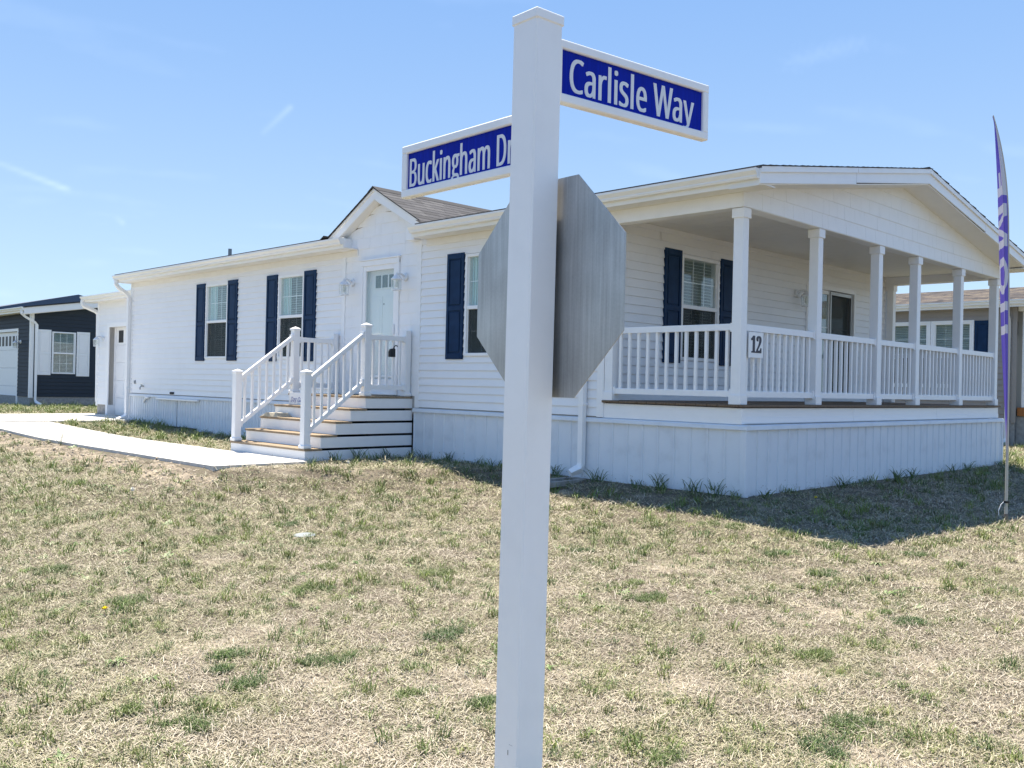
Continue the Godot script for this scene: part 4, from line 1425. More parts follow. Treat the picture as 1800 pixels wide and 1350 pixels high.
func make_sign_post() -> void:
	var base := Vector3(-6.869, 0, 3.285)
	base.y = ground_y(base.x, base.z) - 0.12
	var g := holder(self, "street_sign", Transform3D(Basis.IDENTITY, base))
	tag(g, "square white sign post with two blue street name plates and an octagonal sign's bare back", "street sign")
	var inv := Transform3D(Basis.IDENTITY, -base)
	var yaw := Basis(Vector3.UP, deg_to_rad(-4.0))
	var w := 0.0615
	var top := 2.455 - base.y
	var stand := Transform3D(Basis(AHEAD.normalized(), 0.0045) * yaw, RIGHT * -0.0205)    # the post leans a little
	put(g, "post", box(Vector3(-w, 0, -w), Vector3(w, top, w), 0.006), M.post, stand)
	var cp := MB.new()
	var e := w + 0.004
	cp.bx(Vector3(-e, top - 0.028, -e), Vector3(e, top + 0.008, e), 0.004)
	var q := [Vector3(-e + 0.004, top + 0.008, -e + 0.004), Vector3(e - 0.004, top + 0.008, -e + 0.004), Vector3(e - 0.004, top + 0.008, e - 0.004), Vector3(-e + 0.004, top + 0.008, e - 0.004)]
	for k in 4:
		cp.tri(q[(k + 1) % 4], q[k], Vector3(0, top + 0.03, 0))
	put(g, "post_cap", cp, M.post, stand)
	var mk := MB.new()
	mk.bx(Vector3(-w - 0.0004, 0.335, 0.012), Vector3(-w + 0.001, 0.352, 0.015))
	mk.bx(Vector3(-w - 0.0004, 0.372, 0.018), Vector3(-w + 0.001, 0.3726, 0.036))
	put(g, "scuff_mark", mk, M.dark, stand)
	# name plates
	var a := deg_to_rad(-7.6)
	name_plate(g, inv * Transform3D(Basis(Vector3.UP, a), Vector3(-6.802, 2.176, 3.307)), 0.777, 0.22, "Carlisle Way", 0.055, 0.698, 0.046, 0.122, "blue plate lettered Carlisle Way", true)
	var b := deg_to_rad(-2.33) 
	# this one runs away from the post to the left: its letters read towards the post
	var dir := Vector3(sin(b), 0, cos(b))
	name_plate(g, inv * Transform3D(Basis(dir, Vector3.UP, dir.cross(Vector3.UP)), Vector3(-6.868, 1.922, 2.545)), 0.69, 0.207, "Buckingham Dr", 0.045, 0.654, 0.041, 0.112, "blue plate lettered Buckingham Dr", false)
	# octagonal plate, its bare metal back towards the viewer
	var oc := MB.new()
	var poly := PackedVector2Array()
	for k in 8:
		var ang := TAU * (k + 0.5) / 8.0
		poly.append(Vector2(cos(ang), sin(ang)) * 0.381 / cos(PI / 8.0))
	oc.prism(poly, -0.0015, 0.0015)
	# flat print coordinates for the rolled metal streaks
	for i in oc.uv.size():
		oc.uv[i] = Vector2(oc.v[i].x, oc.v[i].y) / 0.762 + Vector2(0.5, 0.5)
	var sd := Vector3(sin(-0.0765), 0, cos(-0.0765))
	var plate := put(g, "stop_sign_plate", oc, M.galvanized, inv * Transform3D(Basis(sd, Vector3.UP, sd.cross(Vector3.UP)), Vector3(-6.797, 1.524, 3.268)))
	plate.set_meta("label", "bare metal back of an octagonal sign")
	# its painted front: white border ring and red field
	var red := MB.new()
	var small := PackedVector2Array()
	for p in poly:
		small.append(p * 0.95)
	red.prism(small, -0.0026, -0.0016)
	put(plate, "sign_face", red, mat(lin(0.42, 0.008, 0.012), 0.4))
	for y in [0.27, -0.27]:
		var bolt := MB.new()
		bolt.lathe([Vector2(0.0, 0.006), Vector2(0.010, 0.006), Vector2(0.010, 0.0)], 6, Transform3D(Basis(Vector3(1, 0, 0), PI / 2), Vector3(0, y, 0.0015)))
		put(plate, "bolt", bolt, M.steel)

# ---------------------------------------------------------------- feather flag
func make_flag() -> void:
	var base := Vector3(2.04, 0, 2.077)
	base.y = ground_y(base.x, base.z)
	var g := holder(self, "feather_flag", Transform3D(Basis.IDENTITY, base))
	tag(g, "tall narrow purple feather flag with white letters on a pale pole beside the porch", "flag")
	var hh := 4.32 - base.y
	var view := Vector3(0.957, 0, -0.29)    # the cloth hangs almost along this line
	var across_v := Vector3(0.29, 0, 0.957)
	# line of the pole: straight, then bowed over to the left at the top
	var at := func(y: float) -> Vector3:
		var q := y / hh
		var lean := -0.075 * pow(q, 2.2) - 0.135 * pow(maxf(0.0, (q - 0.72) / 0.28), 2.4)
		return across_v * lean + Vector3(0, y, 0) + view * (0.03 * q - 0.10 * pow(maxf(0.0, (q - 0.8) / 0.2), 2.0))
	var path := []
	var radii := []
	for k in 41:
		var y := hh * k / 40.0
		path.append(at.call(y) - Vector3(0, 0.25, 0) * (1.0 if k == 0 else 0.0))
		radii.append(lerpf(0.017, 0.006, k / 40.0))
	var pb := MB.new()
	pb.tube(path, radii, 8)
	put(g, "pole", pb, mat(lin(0.50, 0.47, 0.40), 0.5))
	var st := MB.new()
	st.tube([Vector3(0, -0.2, 0), Vector3(0, 0.10, 0)], 0.021, 10)
	put(g, "ground_socket", st, mat(lin(0.16, 0.13, 0.11), 0.7))
	var tie := MB.new()
	tie.lathe([Vector2(0.018, 0.0), Vector2(0.03, 0.0), Vector2(0.03, 0.024), Vector2(0.018, 0.024)], 10, Transform3D(Basis.IDENTITY, Vector3(0, 0.22, 0)))
	put(g, "tie", tie, M.black)
	var cord := MB.new()
	cord.tube([Vector3(0.0, 0.24, 0.0) - RIGHT * 0.02, Vector3(0, 0.20, 0) - RIGHT * 0.06, Vector3(0, 0.13, 0) - RIGHT * 0.085, Vector3(0, 0.08, 0) - RIGHT * 0.08], 0.004, 6)
	put(g, "cord", cord, M.trim)
	# cloth: folds seen nearly edge-on; print laid on as its own texture
	var rows := 90
	var cols := 26
	var v := []
	for j in rows + 1:
		var y := lerpf(0.62, hh - 0.01, j / float(rows))
		var p: Vector3 = at.call(y)
		var q := (y - 0.62) / (hh - 0.63)
		var width := 0.52 * (ss(-0.02, 0.32, q) * 0.75 + 0.25) * (1.0 - pow(maxf(0.0, (q - 0.7) / 0.3), 3.0))
		# free edge: a straight line from the tip down to the pole
		var shown := maxf(0.012, p.dot(across_v) + 0.205 - 0.052 * (hh - y))
		var line := []
		for i in cols + 1:
			var u := i / float(cols)
			# near the pole it comes forward, then turns back behind it to the left
			var d := u * width
			var first := 0.17 * width
			var depth := -d * 0.75 if d < first else -first * 0.75 + (d - first) * 0.97
			var f := u / 0.17 * 0.42 if u < 0.17 else lerpf(0.42, 1.0, (u - 0.17) / 0.83)
			var across := -shown * f
			across += (0.010 * sin(u * 9.0 + y * 1.3) + 0.005 * sin(u * 27.0 - y * 0.7)) * u * minf(1.0, shown / 0.06)
			line.append(p + across_v * across + view * depth)
		v.append(line)
	var cm := StandardMaterial3D.new()
	cm.albedo_texture = flag_print()
	cm.roughness = 0.8
	cm.metallic_specular = 0.2
	cm.backlight_enabled = true
	cm.backlight = Color(0.93, 0.92, 1.0)
	var dm: StandardMaterial3D = cm.duplicate()
	dm.backlight_enabled = false
	for band in [["cloth", 5, cols, cm], ["sleeve", 0, 5, dm]]:
		var i0: int = band[1]
		var i1: int = band[2]
		var w: int = i1 - i0 + 1
		var arrv := PackedVector3Array()
		var arrn := PackedVector3Array()
		var arru := PackedVector2Array()
		var ix := PackedInt32Array()
		for j in rows + 1:
			for i in range(i0, i1 + 1):
				arrv.append(v[j][i])
				var du: Vector3 = v[j][mini(i + 1, i1)] - v[j][maxi(i - 1, i0)]
				var dv: Vector3 = v[mini(j + 1, rows)][i] - v[maxi(j - 1, 0)][i]
				var nn := du.cross(dv)
				arrn.append(nn.normalized() if nn.length() > 1e-9 else Vector3.UP)
				arru.append(Vector2(i / float(cols), 1.0 - j / float(rows)))
		for j in rows:
			for i in w - 1:
				var a := j * w + i
				ix.append_array([a, a + w + 1, a + 1, a, a + w, a + w + 1])
		var arr := []
		arr.resize(Mesh.ARRAY_MAX)
		arr[Mesh.ARRAY_VERTEX] = arrv
		arr[Mesh.ARRAY_NORMAL] = arrn
		arr[Mesh.ARRAY_TEX_UV] = arru
		arr[Mesh.ARRAY_INDEX] = ix
		var m := ArrayMesh.new()
		m.add_surface_from_arrays(Mesh.PRIMITIVE_TRIANGLES, arr)
		put(g, band[0], m, band[3])

# purple cloth with white letters that read upwards, and a white sleeve at the top
func flag_print() -> ImageTexture:
	var w := 160
	var h := 1024
	var im := Image.create(w, h, false, Image.FORMAT_RGB8)
	im.fill(lin(0.15, 0.115, 0.50))
	var f := SystemFont.new()
	f.font_names = PackedStringArray(["Droid Sans"])
	f.font_weight = 700
	var tm := TextMesh.new()
	tm.font = f
	tm.text = "HOME"
	tm.font_size = 64
	tm.pixel_size = 0.01
	tm.depth = 0.0
	var arr := tm.surface_get_arrays(0)
	var v: PackedVector3Array = arr[Mesh.ARRAY_VERTEX]
	var ix: PackedInt32Array = arr[Mesh.ARRAY_INDEX]
	var lo := Vector3(INF, INF, INF)
	var hi := -lo
	for p in v:
		lo = lo.min(p)
		hi = hi.max(p)
	var white := lin(0.58, 0.58, 0.64)
	for k in range(0, ix.size(), 3):
		var t := []
		for i in 3:
			var q := (v[ix[k + i]] - lo) / (hi - lo)
			t.append(Vector2(lerpf(1.0, 0.02, q.y) * w, lerpf(0.62, 0.15, q.x) * h))
		var x0 := int(minf(t[0].x, minf(t[1].x, t[2].x)))
		var x1 := int(maxf(t[0].x, maxf(t[1].x, t[2].x))) + 1
		var y0 := int(minf(t[0].y, minf(t[1].y, t[2].y)))
		var y1 := int(maxf(t[0].y, maxf(t[1].y, t[2].y))) + 1
		for y in range(maxi(y0, 0), mini(y1 + 1, h)):
			for x in range(maxi(x0, 0), mini(x1 + 1, w)):
				if Geometry2D.point_is_inside_triangle(Vector2(x + 0.5, y + 0.5), t[0], t[1], t[2]):
					im.set_pixel(x, y, white)
	im.fill_rect(Rect2i(0, 0, 44, 230), white)
	im.fill_rect(Rect2i(0, h - 14, w, 14), white)
	return ImageTexture.create_from_image(im)

# ---------------------------------------------------------------- lamps, number, bits on the lawn
func make_lantern() -> Node3D:
	var g := holder(self, "wall_lantern")
	# local z out of the wall; origin at the back plate
	var bp := MB.new()
	bp.lathe([Vector2(0.0, 0.03), Vector2(0.045, 0.028), Vector2(0.062, 0.015), Vector2(0.066, 0.0)], 20, Transform3D(Basis(Vector3(1, 0, 0), PI / 2), Vector3.ZERO))
	put(g, "back_plate", bp, M.lamp)
	var arm := MB.new()
	arm.tube([Vector3(0, 0.0, 0.02), Vector3(0, 0.035, 0.07), Vector3(0, 0.045, 0.12), Vector3(0, 0.03, 0.165), Vector3(0, 0.0, 0.175)], [0.02, 0.017, 0.015, 0.014, 0.014], 10)
	put(g, "arm", arm, M.lamp)
	var t := Transform3D(Basis.IDENTITY, Vector3(0, -0.02, 0.175))
	var hood := MB.new()
	hood.lathe([Vector2(0.0, 0.085), Vector2(0.012, 0.07), Vector2(0.016, 0.045), Vector2(0.05, 0.018), Vector2(0.092, -0.025), Vector2(0.094, -0.038), Vector2(0.0, -0.036)], 8, t)
	put(g, "hood", hood, M.lamp)
	var cage := MB.new()
	for k in 6:
		var a := TAU * k / 6.0
		var p := Vector3(cos(a), 0, sin(a))
		cage.tube([t * (p * 0.082 + Vector3(0, -0.036, 0)), t * (p * 0.072 + Vector3(0, -0.195, 0))], 0.005, 6)
	cage.lathe([Vector2(0.062, -0.19), Vector2(0.080, -0.19), Vector2(0.080, -0.207), Vector2(0.062, -0.207), Vector2(0.062, -0.19)], 12, t)
	put(g, "cage", cage, M.lamp)
	var gl := MB.new()
	gl.lathe([Vector2(0.074, -0.04), Vector2(0.066, -0.19)], 12, t)
	put(g, "glass", gl, M.glass)
	var bulb := MB.new()
	bulb.lathe([Vector2(0.0, -0.155), Vector2(0.020, -0.145), Vector2(0.030, -0.12), Vector2(0.024, -0.085), Vector2(0.014, -0.06), Vector2(0.014, -0.036)], 12, t)
	put(g, "bulb", bulb, M.blind)
	return g

func make_small_things() -> void:
	var l := make_lantern()
	l.transform = face(Vector3(-0.014, 2.86, -7.56), Vector3(-1, 0, 0))
	tag(l, "white wall lantern left of the front entry door", "wall lamp", "white wall lanterns")
	another(l, "wall_lantern", face(Vector3(-0.014, 2.86, -6.13), Vector3(-1, 0, 0)), "white wall lantern right of the front entry door")
	another(l, "wall_lantern", face(Vector3(4.90, 2.80, PW + 0.014), Vector3(0, 0, 1)), "white wall lantern under the porch roof beside the sliding door")
	another(l, "wall_lantern", face(Vector3(0.6 - 0.014, 2.20, -19.72), Vector3(-1, 0, 0)), "white wall lantern beside the white garage's door")
	another(l, "wall_lantern", face(Vector3(1.3 - 0.014, 2.30, -27.65 - 0.95), Vector3(-1, 0, 0)), "white wall lantern on the charcoal house beside its garage door")
	# number plaque tied to the porch railing
	var t := face(Vector3(0.16, 1.56, GZ - 0.030), Vector3(0, 0, 1))
	var pl := put(self, "number_plaque", box(Vector3(0, 0, 0), Vector3(0.315, 0.295, 0.014), 0.006), M.paint, t)
	tag(pl, "white plaque with dark number 12 on the porch railing", "number plaque")
	put(pl, "numerals", lettering("12", true, 0.215, 0.195, 0.01, 0.003, 700, 0.008), M.number, Transform3D(Basis.IDENTITY, Vector3(0.05, 0.058, 0.0135)))
	# black lock box hung on a baluster of the steps
	var kb := holder(self, "lock_box", Transform3D(Basis.IDENTITY, Vector3(-0.40, 1.655, -5.93)))
	tag(kb, "small black lock box hooked on the entry steps' railing", "lock box")
	var b := MB.new()
	b.prism(PackedVector2Array([Vector2(-0.055, -0.075), Vector2(0.045, -0.075), Vector2(0.045, 0.045), Vector2(0.025, 0.06), Vector2(-0.03, 0.05), Vector2(-0.055, 0.01)]), -0.02, 0.025)
	put(kb, "case", b, M.black)
	b = MB.new()
	b.tube([Vector3(0.02, 0.05, 0.0), Vector3(0.04, 0.085, 0.0), Vector3(0.065, 0.105, 0.0), Vector3(0.09, 0.105, 0.0), Vector3(0.098, 0.085, 0.0)], 0.008, 8)
	put(kb, "shackle", b, M.black)
	# folded mat lying on the steps
	var mp := MB.new()
	for k in 4:
		var o := 0.02 * k
		mp.bx(Vector3(-0.20 + o * 0.6, 0.004 + 0.016 * k, -0.25 + o), Vector3(0.06 - o * 0.2, 0.018 + 0.016 * k, 0.24 - o * 1.3), 0.006)
	var mt := put(self, "folded_mat", mp, mat(lin(0.62, 0.57, 0.46), 0.9, M.concrete.albedo_texture, 3.0), Transform3D(Basis.IDENTITY, Vector3(-1.235, 0.598, -7.73)))
	tag(mt, "folded cream mat lying on the third entry step", "mat")
	# small sign leaning by the top of the steps
	var sg := put(self, "small_sign", box(Vector3(-0.26, 0, 0), Vector3(0.26, 0.20, 0.012), 0.003), M.paint, Transform3D(Basis(Vector3.UP, -PI / 2) * Basis(Vector3.RIGHT, -0.06), Vector3(-0.99, 0.792, -7.62)))
	tag(sg, "small white sign with blue script leaning on the entry steps", "sign")
	put(sg, "lettering", lettering("Day Ca", true, 0.30, 0.075, 0.03, 0.002, 400), mat(lin(0.02, 0.05, 0.32), 0.6), Transform3D(Basis(Vector3(1, 0, 0), Vector3(0.25, 1, 0), Vector3(0, 0, 1)), Vector3(-0.20, 0.05, 0.0118)))
	# splash block under the near downspout
	var sb := MB.new()
	sb.bx(Vector3(-0.80, 0, -0.15), Vector3(0.0, 0.022, 0.15), 0.006)
	sb.bx(Vector3(-0.80, 0.020, -0.15), Vector3(0.0, 0.075, -0.11), 0.008)
	sb.bx(Vector3(-0.80, 0.020, 0.11), Vector3(0.0, 0.075, 0.15), 0.008)
	sb.bx(Vector3(-0.05, 0.020, -0.11), Vector3(0.0, 0.080, 0.11), 0.008)
	var p := Vector3(-0.06, 0, -2.42)
	p.y = ground_y(-0.4, -2.42) - 0.01
	tag(put(self, "splash_block", sb, M.block, Transform3D(Basis(Vector3.UP, 0.05), p)), "grey concrete splash block under the downspout near the porch", "splash block")
	var sb2 := box(Vector3(-0.55, -0.03, -0.14), Vector3(0.0, 0.035, 0.14), 0.008)
	tag(put(self, "splash_block", sb2, M.block, Transform3D(Basis.IDENTITY, Vector3(-0.12, ground_y(-0.3, -16.3) + 0.0, -16.42))), "grey concrete splash block under the far downspout by the garage", "splash block")
	# grey utility lid sunk in the lawn
	var q := Vector3(-4.36, 0, -2.05)
	q.y = ground_y(q.x, q.z)
	var lid := MB.new()
	lid.lathe([Vector2(0.0, 0.022), Vector2(0.095, 0.020), Vector2(0.105, 0.014), Vector2(0.108, -0.05)], 20)
	tag(put(self, "utility_lid", lid, M.utility, Transform3D(Basis(Vector3(0.08, 0, 1).normalized(), 0.03), q)), "round grey utility lid lying in the lawn", "lid")
	make_dandelions()

func make_dandelions() -> void:
	var flower := func(p: Vector3, puff: bool, label: String) -> void:
		p.y = ground_y(p.x, p.z)
		var g := holder(self, "dandelion", Transform3D(Basis(Vector3.UP, rng.randf() * TAU), p))
		tag(g, label, "flower")
		var hgt := 0.10 if puff else 0.04
		var s := MB.new()
		s.tube([Vector3.ZERO, Vector3(0.006, hgt * 0.6, 0), Vector3(0.012, hgt, 0.004)], 0.0028, 6)
		put(g, "stem", s, mat(lin(0.16, 0.24, 0.06), 0.6))
		var hd := MB.new()
		var c := Vector3(0.012, hgt, 0.004)
		for k in (110 if puff else 70):
			var d := Vector3(rng.randfn(), rng.randfn() if puff else absf(rng.randfn()) * 0.5 + 0.15, rng.randfn()).normalized()
			var e := d.cross(Vector3(0.3, 1, 0.2)).normalized() * (0.0035 if puff else 0.0035)
			var r := 0.022 if puff else 0.021
			hd.tri(c + d * 0.004, c + d * r - e, c + d * r + e)
		put(g, "seed_head" if puff else "petals", hd, mat(lin(0.7, 0.7, 0.68) if puff else lin(0.88, 0.70, 0.01), 0.8))
		var lv := MB.new()
		for k in 6:
			var a := TAU * k / 6.0 + rng.randf()
			var d := Vector3(cos(a), 0.12, sin(a))
			var e := d.cross(Vector3.UP).normalized() * 0.009
			var l := rng.randf_range(0.05, 0.09)
			lv.quad(d * 0.01 - e * 0.3, d * l * 0.6 - e, d * l + Vector3(0, -0.004, 0), d * l * 0.6 + e)
		put(g, "leaves", lv, mat(lin(0.07, 0.13, 0.03), 0.6))
	for f in [[Vector2(188, 1066), false, "single yellow dandelion in the lawn at the lower left"], [Vector2(233, 866), true, "white dandelion seed head in the lawn below the concrete walk"], [Vector2(614, 818), true, "white dandelion seed head beside the entry steps"], [Vector2(1254, 872), true, "white dandelion seed head in the shade below the porch corner"], [Vector2(1432, 872), false, "yellow dandelion in the shade of the porch front"]]:
		var r := pixel_ray(f[0])
		var k := 1.0
		while EYE.y + r.y * k > ground_y(EYE.x + r.x * k, EYE.z + r.z * k) + 0.06 and k < 40.0:
			k += 0.02
		flower.call(EYE + r * k, f[1], f[2])

# ---------------------------------------------------------------- lawn
func blocked(x: float, z: float) -> bool:
	if x > -0.03 and x < 8.6 and z < 0.03 and z > -16.7:
		return true
	if x > 0.4 and x < 8.0 and z <= -16.5 and z > -20.2:
		return true
	if x > -1.95 and x < 0.1 and z < -5.88 and z > -8.05:
		return true
	if x > -3.5 and x < -1.98 and z < -5.58 and z > -16.2:
		return true
	if z < -15.98 and z > -20.28 and x > -11.5 and x < 0.7:
		return true
	if Vector2(x + 6.869, z - 3.285).length() < 0.09:
		return true
	if x > 14.85 or z < -27.6:
		return true
	if x > -0.85 and x < 0.0 and z > -2.6 and z < -2.24:
		return true
	return false

func in_view(x: float, z: float) -> float:
	var d := Vector3(x, 0, z) - Vector3(EYE.x, 0, EYE.z)
	var depth := d.dot(AHEAD)
	var side := d.dot(RIGHT)
	if depth < 1.6 or absf(side) > depth * 0.585 + 1.1:
		return -1.0
	return depth

func blade(mb: MB, p: Vector3, d: Vector3, l: float, w: float, droop: float, tone: Color) -> void:
	mb.col = tone
	var side := d.cross(Vector3(0.13, 1, 0.07)).normalized() * w * 0.5
	var a := p
	var b := p + d * l * 0.55
	var d2 := (d + Vector3(0, -droop, 0)).normalized()
	var c := b + d2 * l * 0.45
	mb.quad(a - side, a + side, b + side * 0.8, b - side * 0.8)
	mb.tri(b - side * 0.8, b + side * 0.8, c)

func multi(called: String, mesh: Mesh, m: Material, rows: Array, label: String, category: String) -> void:
	var mm := MultiMesh.new()
	mm.transform_format = MultiMesh.TRANSFORM_3D
	mm.use_colors = true
	mm.mesh = mesh
	mm.instance_count = rows.size()
	var buf := PackedFloat32Array()
	buf.resize(rows.size() * 16)
	var k := 0
	for r in rows:
		var t: Transform3D = r[0]
		var c: Color = r[1]
		for i in 3:
			buf[k] = t.basis.x[i]
			buf[k + 1] = t.basis.y[i]
			buf[k + 2] = t.basis.z[i]
			buf[k + 3] = t.origin[i]
			k += 4
		buf[k] = c.r
		buf[k + 1] = c.g
		buf[k + 2] = c.b
		buf[k + 3] = 1.0
		k += 4
	mm.buffer = buf
	var o := MultiMeshInstance3D.new()
	o.name = numbered(called)
	o.multimesh = mm
	o.material_override = m
	add_child(o, true)
	tag(o, label, category)
	kind(o, "stuff")

func make_lawn() -> void:
	var straw_mat := StandardMaterial3D.new()
	straw_mat.vertex_color_use_as_albedo = true
	straw_mat.roughness = 0.7
	var green_mat := StandardMaterial3D.new()
	green_mat.vertex_color_use_as_albedo = true
	green_mat.roughness = 0.55
	green_mat.backlight_enabled = true
	green_mat.backlight = Color(0.16, 0.22, 0.05)
	# straw: flat tangles of dead blades
	var straws := []
	for k in 3:
		var mb := MB.new()
		for i in 40:
			var a := rng.randf() * TAU
			var r := sqrt(rng.randf()) * 0.095
			var dir := rng.randf() * TAU
			var lift := rng.randf_range(-0.02, 0.5) if rng.randf() < 0.84 else rng.randf_range(0.4, 1.4)
			var d := Vector3(cos(dir), lift, sin(dir)).normalized()
			var q := rng.randf_range(0.42, 1.3)
			blade(mb, Vector3(cos(a) * r, rng.randf_range(-0.002, 0.010), sin(a) * r), d, rng.randf_range(0.018, 0.055), rng.randf_range(0.0018, 0.0038), rng.randf_range(0.1, 0.9), Color(q, q * rng.randf_range(0.95, 1.0), q * rng.randf_range(0.86, 1.0)))
		straws.append(mb.mesh())
	# green: low sward, upright tufts, and broad-leaved rosettes
	var greens := []
	for k in 4:
		var mb := MB.new()
		var n: int = [26, 20, 34, 11][k]
		for i in n:
			var a := rng.randf() * TAU
			var r: float = sqrt(rng.randf()) * [0.085, 0.035, 0.05, 0.012][k]
			var dir := rng.randf() * TAU
			var lift: float = [0.7, 1.9, 1.5, 0.45][k] * rng.randf_range(0.6, 1.4)
			var d := Vector3(cos(dir), lift, sin(dir)).normalized()
			var q := rng.randf_range(0.65, 1.2)
			var l: float = [0.036, 0.10, 0.075, 0.08][k] * rng.randf_range(0.5, 1.25)
			var w: float = [0.0028, 0.0044, 0.0034, 0.017][k]
			var tone := Color(q, q, q)
			if k < 3 and rng.randf() < 0.22:
				tone = Color(q * 2.3, q * 1.5, q * 1.9)
			blade(mb, Vector3(cos(a) * r, -0.004, sin(a) * r), d, l, w, rng.randf_range(0.3, 1.3), tone)
		greens.append(mb.mesh())
	var srows := [[], [], []]
	var grows := [[], [], [], []]
	var n2 := FastNoiseLite.new()
	n2.seed = 91
	n2.frequency = 1.9
	n2.fractal_octaves = 4
	var n3 := FastNoiseLite.new()
	n3.seed = 17
	n3.frequency = 0.28
	n3.fractal_octaves = 2
	var depth := 1.7
	while depth < 34.0:
		var step := clampf(0.0118 * depth + 0.018, 0.058, 0.22)
		var half := depth * 0.585 + 1.1
		var side := -half
		while side < half:
			var dj := depth + rng.randf_range(-0.5, 0.5) * step
			var sj := side + rng.randf_range(-0.5, 0.5) * step
			side += step
			var p := Vector3(EYE.x, 0, EYE.z) + AHEAD * dj + RIGHT * sj
			if blocked(p.x, p.z):
				continue
			p.y = ground_y(p.x, p.z)
			var k := n2.get_noise_2d(p.x, p.z)
			var big := n3.get_noise_2d(p.x, p.z)
			var bare := lawn_noise.get_noise_2d(p.x * 3.0 + 40.0, p.z * 3.0)
			var by_walk := ss(-4.2, -3.8, p.x) * ss(-5.0, -5.6, p.z) if p.x < -3.4 else 0.0
			var far := ss(11.0, 20.0, dj)
			# left and middle greener, right drier
			var green := 0.17 + 0.95 * k + 0.36 * big - 0.085 * sj / (0.3 + dj * 0.22) + 0.26 * ss(4.0, 8.0, dj) + 0.45 * far
			green += 0.25 * ss(0.5, 0.0, minf(absf(p.x), absf(p.z)) if p.x < 0.2 and p.z < 0.5 or p.z > -0.2 and p.x > -0.2 else 1.0)
			var size := (0.85 + 0.45 * rng.randf()) * maxf(1.0, step / 0.085)
			if rng.randf() > by_walk * 0.93 and (bare < 0.50 + rng.randf() * 0.2 or rng.randf() < 0.3):
				var q := rng.randf_range(0.82, 1.12)
				var dull := clampf(0.5 - k * 0.8 + rng.randf_range(-0.2, 0.2), 0.0, 1.0)
				var sc := Color(0.62, 0.56, 0.455).lerp(Color(0.40, 0.345, 0.26), dull * 0.65) * q
				if green > 0.1:
					sc = sc.lerp(Color(0.32, 0.31, 0.15), clampf(green * 0.8, 0.0, 0.55))
				srows[rng.randi() % 3].append([Transform3D(Basis(Vector3.UP, rng.randf() * TAU).scaled(Vector3(size, size * 0.9, size)), p), sc])
			var open := 1.0 - by_walk * 0.9
			# fine low sward nearly everywhere, thicker in the greener patches
			if rng.randf() < clampf(0.36 + green * 1.25, 0.06, 0.97) * open:
				var gc := Color(0.105, 0.16, 0.03).lerp(Color(0.22, 0.25, 0.062), rng.randf()) * rng.randf_range(0.7, 1.2)
				var s := size * rng.randf_range(0.7, 1.1)
				grows[0].append([Transform3D(Basis(Vector3.UP, rng.randf() * TAU).scaled(Vector3(s, s, s)), p), gc])
			if rng.randf() < clampf(0.05 + green * 0.42, 0.02, 0.5) * open * (step / 0.058 if step < 0.1 else 1.2):
				var r := rng.randf()
				var which := 1 if r < 0.72 else (2 if r < 0.95 else 3)
				var q := rng.randf_range(0.75, 1.25)
				var gc := Color(0.11, 0.175, 0.032).lerp(Color(0.23, 0.27, 0.065), rng.randf()) * q
				if which == 2:
					gc = Color(0.10, 0.16, 0.042) * q
				if which == 3:
					gc = Color(0.13, 0.21, 0.05) * q
				var s := size * rng.randf_range(0.45, 0.95)
				grows[which].append([Transform3D(Basis(Vector3.UP, rng.randf() * TAU).scaled(Vector3(s, s, s)), p), gc])
		depth += step
	# denser dark green tussocks here and there
	for i in 40:
		var dj := rng.randf_range(2.9, 9.5)
		var sj := rng.randf_range(-0.6, 0.6) * dj
		var c := Vector3(EYE.x, 0, EYE.z) + AHEAD * dj + RIGHT * sj
		var rad := rng.randf_range(0.03, 0.13)
		var dark := rng.randf()
		for j in int(10 + 260 * rad * rad * 4.0):
			var a := rng.randf() * TAU
			var r := sqrt(rng.randf()) * rad
			var p := c + Vector3(cos(a) * r * 1.3, 0, sin(a) * r)
			if blocked(p.x, p.z) or (p.x > -4.2 and p.x < -3.4 and p.z < -5.0):
				continue
			p.y = ground_y(p.x, p.z)
			var s := rng.randf_range(0.55, 1.0)
			grows[2].append([Transform3D(Basis(Vector3.UP, rng.randf() * TAU).scaled(Vector3(s, s, s)), p), Color(0.15, 0.20, 0.045).lerp(Color(0.07, 0.13, 0.032), dark) * rng.randf_range(0.8, 1.2)])
	for k in 3:
		multi("dry_grass", straws[k], straw_mat, srows[k], "pale dead straw-like grass matted over the lawn", "dry grass")
	for k in 4:
		multi(["grass", "grass", "grass", "weeds"][k], greens[k], green_mat, grows[k], ["low green grass growing through the straw", "upright green grass tufts in the lawn", "dark green grass tussocks in the lawn", "broad-leaved weeds scattered in the lawn"][k], ["grass", "grass", "grass", "weeds"][k])
	make_soil_bank()
	make_weeds(green_mat)

